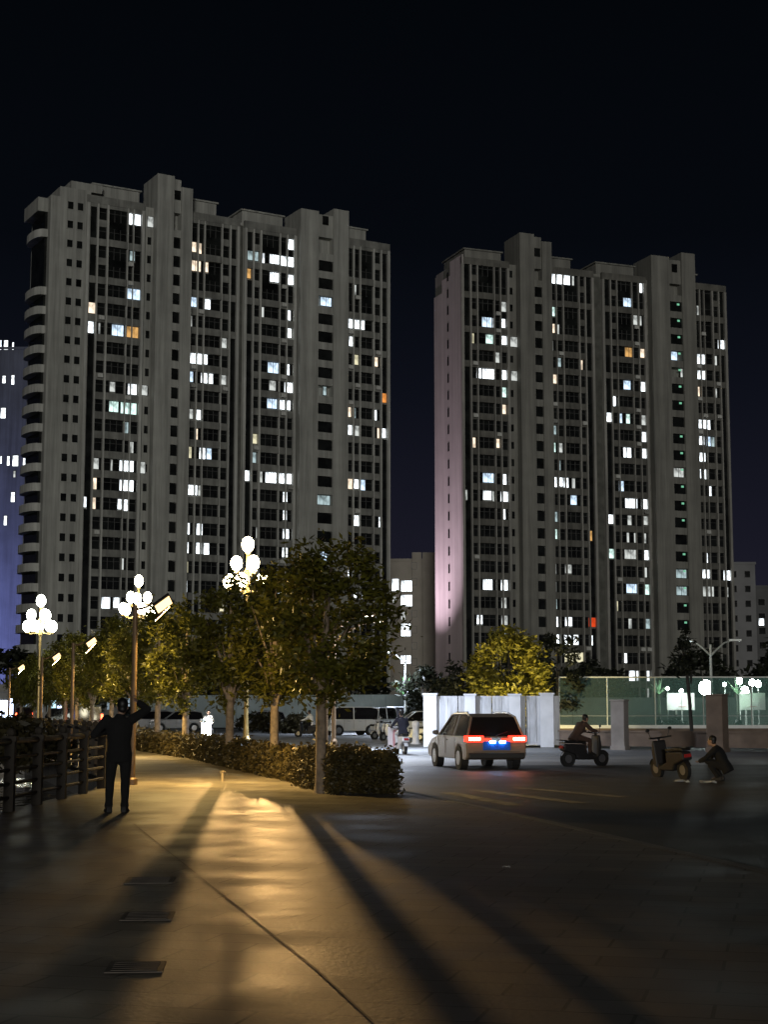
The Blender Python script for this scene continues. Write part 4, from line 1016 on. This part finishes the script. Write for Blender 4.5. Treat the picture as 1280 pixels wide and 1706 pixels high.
def person(label, loc, rz, J, top, legs, scale=1.0, group=None, look=V((0, 1, 0)), vox=.0085):
    """J: joints in the person's own axes (y forward); one continuous body, clothes and hair as children"""
    P = {k: V(v) for k, v in J.items() if k != 'hemlow'}
    look = look.normalized(); hd = P['head']; side = look.cross(V((0, 0, 1))).normalized()
    sh = P['shR'] - P['shL']; sx = sh.normalized(); mid = (P['shL']+P['shR'])/2
    up = (mid - P['pelvis']).normalized(); fr = up.cross(sx).normalized()*-1
    fr = fr if fr.dot(look) > 0 else -fr
    def trunk(mb, g, top_=True, low=-.10):
        ax = mid - P['pelvis']; Lk_ = ax.length
        R_ = [(low, .165, .115), (0, .165, .115), (.12, .155, .105), (.28, .145, .10), (.55, .165, .115), (.78, .180, .115), (.95, .165, .095), (1.05, .11, .075)]
        loft(mb, [(P['pelvis'] + up*(t if t < 0 else t*Lk_), sx*(a+g), fr*(b+g)) for t, a, b in R_])
    def limb(mb, pts, rad, g=0.0):
        n = len(pts)
        mb.tube(pts, [r+g for r in rad], 12)
        for p, r in zip(pts, rad): mb.ball(p, r+g, n=12, m=8)
    def arm(mb, n, g, hand):
        s, e, w = P['sh'+n], P['el'+n], P['wr'+n]
        limb(mb, [s, s.lerp(e, .5), e, e.lerp(w, .35), e.lerp(w, .97 if not hand else 1.0)], [.058, .047, .040, .038, .028 if hand else .033], g)
        if not hand: return
        d = (w-e).normalized(); a = d.cross(V((0, 0, 1))); a = a.normalized() if a.length > .2 else V((1, 0, 0)); c = d.cross(a)
        sg = 1 if n == 'R' else -1
        loft(mb, [(w - d*.01, a*.028, c*.020), (w + d*.04, a*.040, c*.018), (w + d*.09, a*.042, c*.014)], 12)
        for k, (off, ln) in enumerate(((-.032, .065), (-.011, .078), (.011, .074), (.031, .058))):
            b = w + d*.085 + a*off; m1 = b + d*ln*.55 - c*.010; m2 = m1 + d*ln*.32 - c*.024; m3 = m2 + d*ln*.12 - c*.022
            mb.tube([b, m1, m2, m3], [.0100, .0095, .009, .0075], 8)
        t0 = w + d*.02 - a*.034*sg; t1 = t0 + d*.035 - a*.022*sg; t2 = t1 + d*.03 - a*.004*sg
        mb.tube([t0, t1, t2], [.0125, .0115, .009], 8)
    def leg(mb, n, g, low=1.0):
        h, k, a = P['hip'+n], P['kn'+n], P['an'+n]
        limb(mb, [h, h.lerp(k, .45), k, k.lerp(a, .30), k.lerp(a, .75), k.lerp(a, low)], [.090, .076, .056, .055, .042, .037 if low >= 1 else .052], g)
    b = MB(); trunk(b, 0)
    nk = mid + up*.03
    limb(b, [nk, nk.lerp(hd, .45), hd - V((0, 0, .06))], [.07, .055, .054])
    b.ball(hd + V((0, 0, .03)) - look*.005, .076, .095, .108, n=18, m=12)                 # skull
    b.ball(hd - V((0, 0, .055)) + look*.028, .058, .062, .062, n=14, m=10)                # jaw
    b.tube([hd + look*.085 + V((0, 0, .02)), hd + look*.112 - V((0, 0, .022)), hd + look*.088 - V((0, 0, .034))], [.009, .015, .008], 8)
    b.tube([hd + look*.080 - V((0, 0, .062)) - side*.022, hd + look*.088 - V((0, 0, .064)), hd + look*.080 - V((0, 0, .062)) + side*.022], [.006, .010, .006], 6)
    for s in (-1, 1): b.ball(hd + side*s*.080 + V((0, 0, .0)), .014, .024, .034, n=10, m=8)
    for n in 'LR':
        arm(b, n, 0, True); leg(b, n, 0)
        fw = V(J.get('foot'+n, (0, .16, 0))); limb(b, [P['an'+n], P['an'+n] + fw*.9 - V((0, 0, .045))], [.038, .026])
    body = remesh(b.build('person', M_SKIN), vox, 2)
    body.location = loc; body.rotation_euler = (0, 0, rz); body.scale = (scale,)*3; tag(body, label, 'person', group)
    for s in (-1, 1):
        e = MB(); e.ball(hd + look*.083 + side*s*.032 + V((0, 0, .012)), .013, .008, .009, n=10, m=6); e.build('eye', M_EYE, body, smooth=True)
    j = MB(); trunk(j, .032, low=J.get('hemlow', -.16)); j.tube([nk - up*.02, nk + (hd-nk)*.30], [.095, .072], 14)
    for n in 'LR': arm(j, n, .022, False)
    remesh(j.build('jacket', top, body), .014, 4)
    t = MB(); loft(t, [(P['pelvis'] - up*.06, sx*.165, fr*.125), (P['pelvis'] + up*.06, sx*.172, fr*.13)])
    for n in 'LR': leg(t, n, .017, .93)
    remesh(t.build('trousers', legs, body), .014, 4)
    for n in 'LR':
        s_ = MB(); an = P['an'+n]; f = V(J.get('foot'+n, (0, .16, 0))).normalized(); sd = f.cross(V((0, 0, 1))).normalized()
        M = Matrix((sd, f, V((0, 0, 1)))).transposed().to_4x4(); M.translation = an - V((0, 0, .085)); s_.M = M
        s_.prism_x([(-.085, 0), (.19, 0), (.20, .035), (.10, .075), (.04, .11), (-.07, .11), (-.09, .05)], -.046, .046); s_.build('shoe', M_SHOE, body, bevel=.018)
    h = MB(); h.ball(hd + V((0, 0, .055)) - look*.022, .090, .104, .100, n=18, m=12); h.ball(hd - V((0, 0, .02)) - look*.045, .075, .062, .070, n=14, m=10)
    remesh(h.build('hair', M_HAIR, body), .012, 2)
    return body
M_EYE = mat('eye', (.05,.04,.035), .2)
M_BLK = mat('black cloth', (.006,.006,.006), .95, var=.2, scale=8)
M_NAVY = mat('dark navy cloth', (.025,.025,.04), .9, var=.2, scale=8)
M_WCLOTH = mat('white cloth', (.78,.78,.80), .8, var=.06, scale=6)
M_TLCL = mat('tail light tinted cloth', (.05,.03,.025), .9, var=.2, scale=6)  # red of the car's tail lights put into the cloth colour
# the standing figure: seen from behind, right arm raised beside the head, left elbow out
pf = gnd(196, 1354)
stand = dict(hemlow=-.15, pelvis=(0, 0, .93), chest=(.01, .0, 1.36), head=(.04, .03, 1.63), shL=(-.20, 0, 1.44), elL=(-.40, .06, 1.20), wrL=(-.20, .26, 1.26),
             shR=(.20, 0, 1.45), elR=(.43, .06, 1.60), wrR=(.30, .16, 1.70), hipL=(-.10, 0, .90), knL=(-.13, .03, .50), anL=(-.145, 0, .085),
             hipR=(.10, 0, .90), knR=(.105, .03, .50), anR=(.10, -.04, .085), footL=(-.03, .16, 0), footR=(.03, .16, 0))
person('person in black seen from behind, standing with one arm raised beside the head', (pf.x, pf.y, 0), R(9), stand, M_BLK, M_BLK, scale=1.02)

# ------------------------------------------------------------------ scooters and riders
M_SCW = mat('scooter white plastic', (.72,.72,.74), .35, var=.04, spec=.6)
M_SCD = mat('scooter dark plastic', (.014,.013,.014), .6, var=.1)
M_APRON = mat('quilted apron white', (.80,.76,.78), .8)
M_SCP = mat('scooter pink panel', (.72,.34,.38), .4)
M_HEAD = emit('scooter headlight', (.93,.97,1.0), 700)
M_HOFF = mat('lamp lens unlit', (.30,.30,.30), .2)
def scooter(label, loc, rz, body, panel, lit=False, group='two wheelers on the road', tilt=0):
    rt = empty('scooter', loc, rz, label, 'scooter', group); rt.rotation_euler = (0, tilt, rz)
    for y in (-.62, .66):
        w = MB(); w.tube([(-.05, y, .23), (.05, y, .23)], .23, 18); w = w.build('wheel', M_TYRE, rt, bevel=.03)
        r_ = MB(); r_.tube([(-.055, y, .23), (.055, y, .23)], .13, 12); r_.build('rim', M_RIM, w)
        f = MB(); f.add([(sx*.075, y+.27*math.cos(t), .23+.27*math.sin(t)) for t in [R(20+20*k) for k in range(8)] for sx in (-1, 1)], [(2*k, 2*k+1, 2*k+3, 2*k+2) for k in range(7)]); f.build('mudguard', body, rt)
    b = MB(); b.prism_x([(-.86, .50), (-.80, .70), (-.05, .68), (-.02, .42), (.30, .32), (.40, .40), (.44, .30), (.40, .20), (-.30, .20), (-.40, .36)], -.15, .15); b.build('body', body, rt, bevel=.04)
    s_ = MB(); s_.prism_x([(.36, .26), (.42, .95), (.50, .97), (.56, .62), (.50, .30)], -.20, .20); s_.build('front_shield', panel, rt, bevel=.04)
    st = MB(); st.prism_x([(-.84, .72), (-.80, .80), (-.30, .80), (-.20, .76), (.0, .76), (.0, .69)], -.14, .14); st.build('seat', M_TRIM, rt, bevel=.03)
    if panel is M_SCP:
        ap = MB(); ap.prism_x([(.50, .28), (.56, .28), (.60, .70), (.56, 1.08), (.50, 1.08), (.53, .70)], -.40, .40); ap.build('wind_apron', M_APRON, rt, bevel=.02)
    c = MB(); c.tube([(0, .68, .25), (0, .48, .92), (0, .44, 1.02)], .035, 8); c.build('steering_column', M_TRIM, rt)
    h = MB(); h.tube([(-.34, .34, 1.05), (-.16, .44, 1.03), (.16, .44, 1.03), (.34, .34, 1.05)], .022, 8); h.build('handlebar', M_TRIM, rt)
    for s in (-1, 1):
        m = MB(); m.tube([(s*.26, .40, 1.05), (s*.32, .40, 1.22)], .009, 5); m.ball((s*.34, .39, 1.25), .065, .02, .045, n=8, m=6); m.build('mirror', M_TRIM, rt)
    hr = .17 if lit else .095; hl = MB(); hl.ball((0, .545, .84), hr, .05, hr, n=14, m=8); hl.build('headlight', M_HEAD if lit else M_HOFF, rt, smooth=True)  # enlarged when lit, putting its glare into the shape
    if lit:
        for s in (-1, 1):
            q = MB(); q.box(s*.14-.09, s*.14+.09, .565, .60, .34, .98); q.build('glare_panel', M_HEAD, rt)  # added glowing panels that stand in for the headlight's glare
    tl = MB(); tl.box(-.09, .09, -.89, -.85, .56, .64); tl.build('tail_light', mat('red reflector', (.45,.03,.03), .3), rt)
    rk = MB(); rk.tube([(-.10, -.70, .80), (-.10, -.98, .82), (.10, -.98, .82), (.10, -.70, .80)], .012, 6); rk.build('rack', M_TRIM, rt)
    return rt
ride = dict(pelvis=(0, -.34, .92), chest=(0, -.20, 1.32), head=(0, -.10, 1.60), shL=(-.19, -.18, 1.38), elL=(-.31, .04, 1.16), wrL=(-.31, .27, 1.08),
            shR=(.19, -.18, 1.38), elR=(.31, .04, 1.16), wrR=(.31, .27, 1.08), hipL=(-.10, -.30, .90), knL=(-.16, .12, .80), anL=(-.13, .14, .43),
            hipR=(.10, -.30, .90), knR=(.16, .12, .80), anR=(.13, .14, .43))
def rider(px, pyb, rz, body, panel, top, legs, lab_s, lab_p, lit=False, pose=ride, Y=None):
    p = gnd(px, pyb, -.125) if Y is None else V((at(px, 1183, Y).x, Y, -.125))
    scooter(lab_s, p, rz, body, panel, lit); person(lab_p, p, rz, pose, top, legs, group='people riding scooters')
rider(347, 1228, R(176), M_SCW, M_SCW, M_WCLOTH, M_NAVY, 'scooter coming towards the camera with a glaring white headlight', 'person riding the scooter with the glaring headlight', lit=True, Y=88)  # white clothes and scooter put the headlight's glare into the colour
rider(668, 1256, R(14), M_SCW, M_SCP, M_NAVY, M_WCLOTH, 'white scooter with a pink panel riding away left of the car', 'person in a dark top and white trousers on the white scooter left of the car')
rider(513, 1222, R(70), M_SCD, M_SCD, M_WCLOTH, M_BLK, 'distant dark scooter crossing behind the hedge between two trunks', 'distant person in a white top on the scooter between two trunks', Y=104)
lean = dict(ride); lean.update(chest=(0, -.10, 1.24), head=(0, .08, 1.47), shL=(-.19, -.06, 1.30), shR=(.19, -.06, 1.30), elL=(-.33, .10, 1.12), elR=(.33, .10, 1.12))
rider(974, 1276, R(-62), M_SCD, M_SCD, M_TLCL, M_TLCL, 'dark scooter riding right in front of the grey pillar', 'person leaning forward on the dark scooter, red tail light glow painted into the clothes', pose=lean)
for px, Y, rz, lab in ((640, 96, 120, 'white parked scooter nearest to the lit tree trunk, below the vans'), (652, 92, 135, 'second white parked scooter below the parked vans'),
                       (682, 90, 110, 'white parked scooter seen between the rider and the bollard'), (702, 94, 140, 'white parked scooter half hidden by the hoarding end')):
    scooter(lab, (at(px, 1183, Y).x, Y, -.122), R(rz), M_SCW if px != 652 else M_SCD, M_SCW, group='scooters parked beyond the road')
# squatting figure and a scooter leaning on its stand in the dark road
q = gnd(1150, 1303, -.125)
scooter('dark parked scooter leaning over on the unlit road at the right', (q.x, q.y+2.4, -.125), R(22), M_SCD, M_SCD, tilt=R(-6))
squat = dict(pelvis=(0, -.10, .36), chest=(0, .10, .72), head=(0, .24, .97), shL=(-.19, .12, .78), elL=(-.26, .34, .56), wrL=(-.10, .52, .48), shR=(.19, .12, .78), elR=(.26, .34, .56), wrR=(.12, .52, .48),
             hipL=(-.10, -.08, .34), knL=(-.17, .32, .48), anL=(-.14, .06, .085), hipR=(.10, -.08, .34), knR=(.17, .32, .48), anR=(.14, .06, .085))
q = gnd(1210, 1302, -.125)
person('person in dark clothes squatting beside the leaning scooter on the unlit road', (q.x, q.y+.4, -.125), R(65), squat, M_BLK, M_BLK)

# ------------------------------------------------------------------ floodlights of the place
def spot(name, loc, target, power, col, ang, label, blend=.6):
    rt = empty(name, loc, 0, label, 'floodlight'); d = (V(target)-V(loc)).normalized()
    M = d.to_track_quat('-Z', 'Y').to_matrix().to_4x4()
    h = MB(); h.M = M; h.lathe([(.10, .30), (.22, .22), (.24, .02), (.20, .0)][::-1], n=12); h.build('housing', M_BLACK, rt)
    pz = MB(); pz.tube([(0, 0, -loc[2]-.1), (0, 0, -.10)], .04, 6); pz.build('stand', M_BLACK, rt)
    l = bpy.data.lights.new(name + '_lamp', 'SPOT'); l.energy = power; l.color = col; l.spot_size = R(ang); l.spot_blend = blend; l.shadow_soft_size = .2
    o = bpy.data.objects.new('lamp', l); COL.objects.link(o); o.parent = rt; o.rotation_euler = M.to_euler(); o.location = d*.06
    return rt
spot('floodlight', (.6, 263.5, 5.5), (9.6, 266, 62), 72000, (.98,.74,.94), 80, 'purple floodlight on a post aimed at the blank gable of the right tower', 1.0)
spot('floodlight', (-92, 268, 1.2), (-84, 300, 10), 160000, (.34,.38,1.0), 120, 'blue floodlight aimed at the far block at the left edge', 1.0)
spot('floodlight', (7.6, 78.6, .35), (6.8, 85.5, 3.0), 4200, (1.0,.80,.34), 100, 'yellow floodlight behind the hoarding aimed up into the bushy tree')
for x, y, z, tx, ty, tz in ((at(1099,1170,95).x, 95, .9, at(1099,1150,97).x, 97, 2.8), (at(1230,1170,96).x, 96, .9, at(1230,1150,98).x, 98, 2.8), (at(676,1150,126).x, 126, 2.6, at(676,1150,128).x, 128, 3.8)):
    spot('floodlight', (x, y, z), (tx, ty, tz), 500, (.55,1.0,.66), 70, 'small green floodlight aimed at a spiky plant at %s' % ('the parking wall' if y > 120 else 'the court, left of the sapling' if x < 17.5 else 'the court, right of the pillar'))

spot('floodlight', (-7.75, 90, 3.7), (-1.5, 25, .2), 70000, (1.0,.58,.21), 5.2, 'amber floodlight on a post behind the dark crowns, throwing trunk shadows over the pavement', 1.0)
# ------------------------------------------------------------------ night sky, weak city light, camera
LD = V((.03, -.98, .055)).normalized()
sl = bpy.data.lights.new('city_light', 'SUN'); sl.energy = .72; sl.angle = R(10); sl.color = (1.0,.985,.935)
so = bpy.data.objects.new('city_light', sl); COL.objects.link(so); so.rotation_euler = (-LD).to_track_quat('-Z', 'Y').to_euler()
W = bpy.data.worlds.new('World'); S.world = W; W.use_nodes = True
nt = W.node_tree; nt.nodes.clear(); N = nt.nodes.new; Lk = nt.links.new
out = N('ShaderNodeOutputWorld'); bg = N('ShaderNodeBackground'); sky = N('ShaderNodeTexSky'); sky.sky_type = 'NISHITA'; sky.sun_disc = False
sky.sun_elevation = math.asin(LD.z); sky.sun_rotation = math.atan2(LD.x, LD.y); bg.inputs['Strength'].default_value = .0002
Lk(sky.outputs[0], bg.inputs['Color'])
tc = N('ShaderNodeTexCoord'); sp = N('ShaderNodeSeparateXYZ'); Lk(tc.outputs['Generated'], sp.inputs[0])
rp = N('ShaderNodeValToRGB'); e = rp.color_ramp.elements
e[0].position = 0; e[0].color = (.017,.016,.028,1); e[1].position = .45; e[1].color = (.0008,.0014,.0024,1)
a = rp.color_ramp.elements.new(.10); a.color = (.0085,.0085,.0165,1)
a = rp.color_ramp.elements.new(.20); a.color = (.0036,.0043,.0085,1)
a = rp.color_ramp.elements.new(.29); a.color = (.0014,.0021,.0038,1)
Lk(sp.outputs['Z'], rp.inputs['Fac'])
b2 = N('ShaderNodeBackground'); Lk(rp.outputs[0], b2.inputs['Color']); ad = N('ShaderNodeAddShader')
Lk(bg.outputs[0], ad.inputs[0]); Lk(b2.outputs[0], ad.inputs[1]); Lk(ad.outputs[0], out.inputs['Surface'])

cam = bpy.data.cameras.new('camera'); co = bpy.data.objects.new('camera', cam); COL.objects.link(co)
co.location = (0, 0, CAMZ); co.rotation_euler = (R(90) + PITCH, 0, 0)
cam.sensor_fit = 'VERTICAL'; cam.sensor_height = 24; cam.lens = 24*F/1706; cam.clip_start = .1; cam.clip_end = 5000
S.camera = co
S.view_settings.view_transform = 'Standard'; S.view_settings.look = 'None'; S.view_settings.exposure = 0; S.view_settings.gamma = 1; S.view_settings.use_curve_mapping = False
S.render.engine = 'CYCLES'
S.cycles.use_denoising = True; S.cycles.max_bounces = 6; S.cycles.transparent_max_bounces = 12; S.cycles.sample_clamp_indirect = 4.0
S.cycles.caustics_reflective = False; S.cycles.caustics_refractive = False
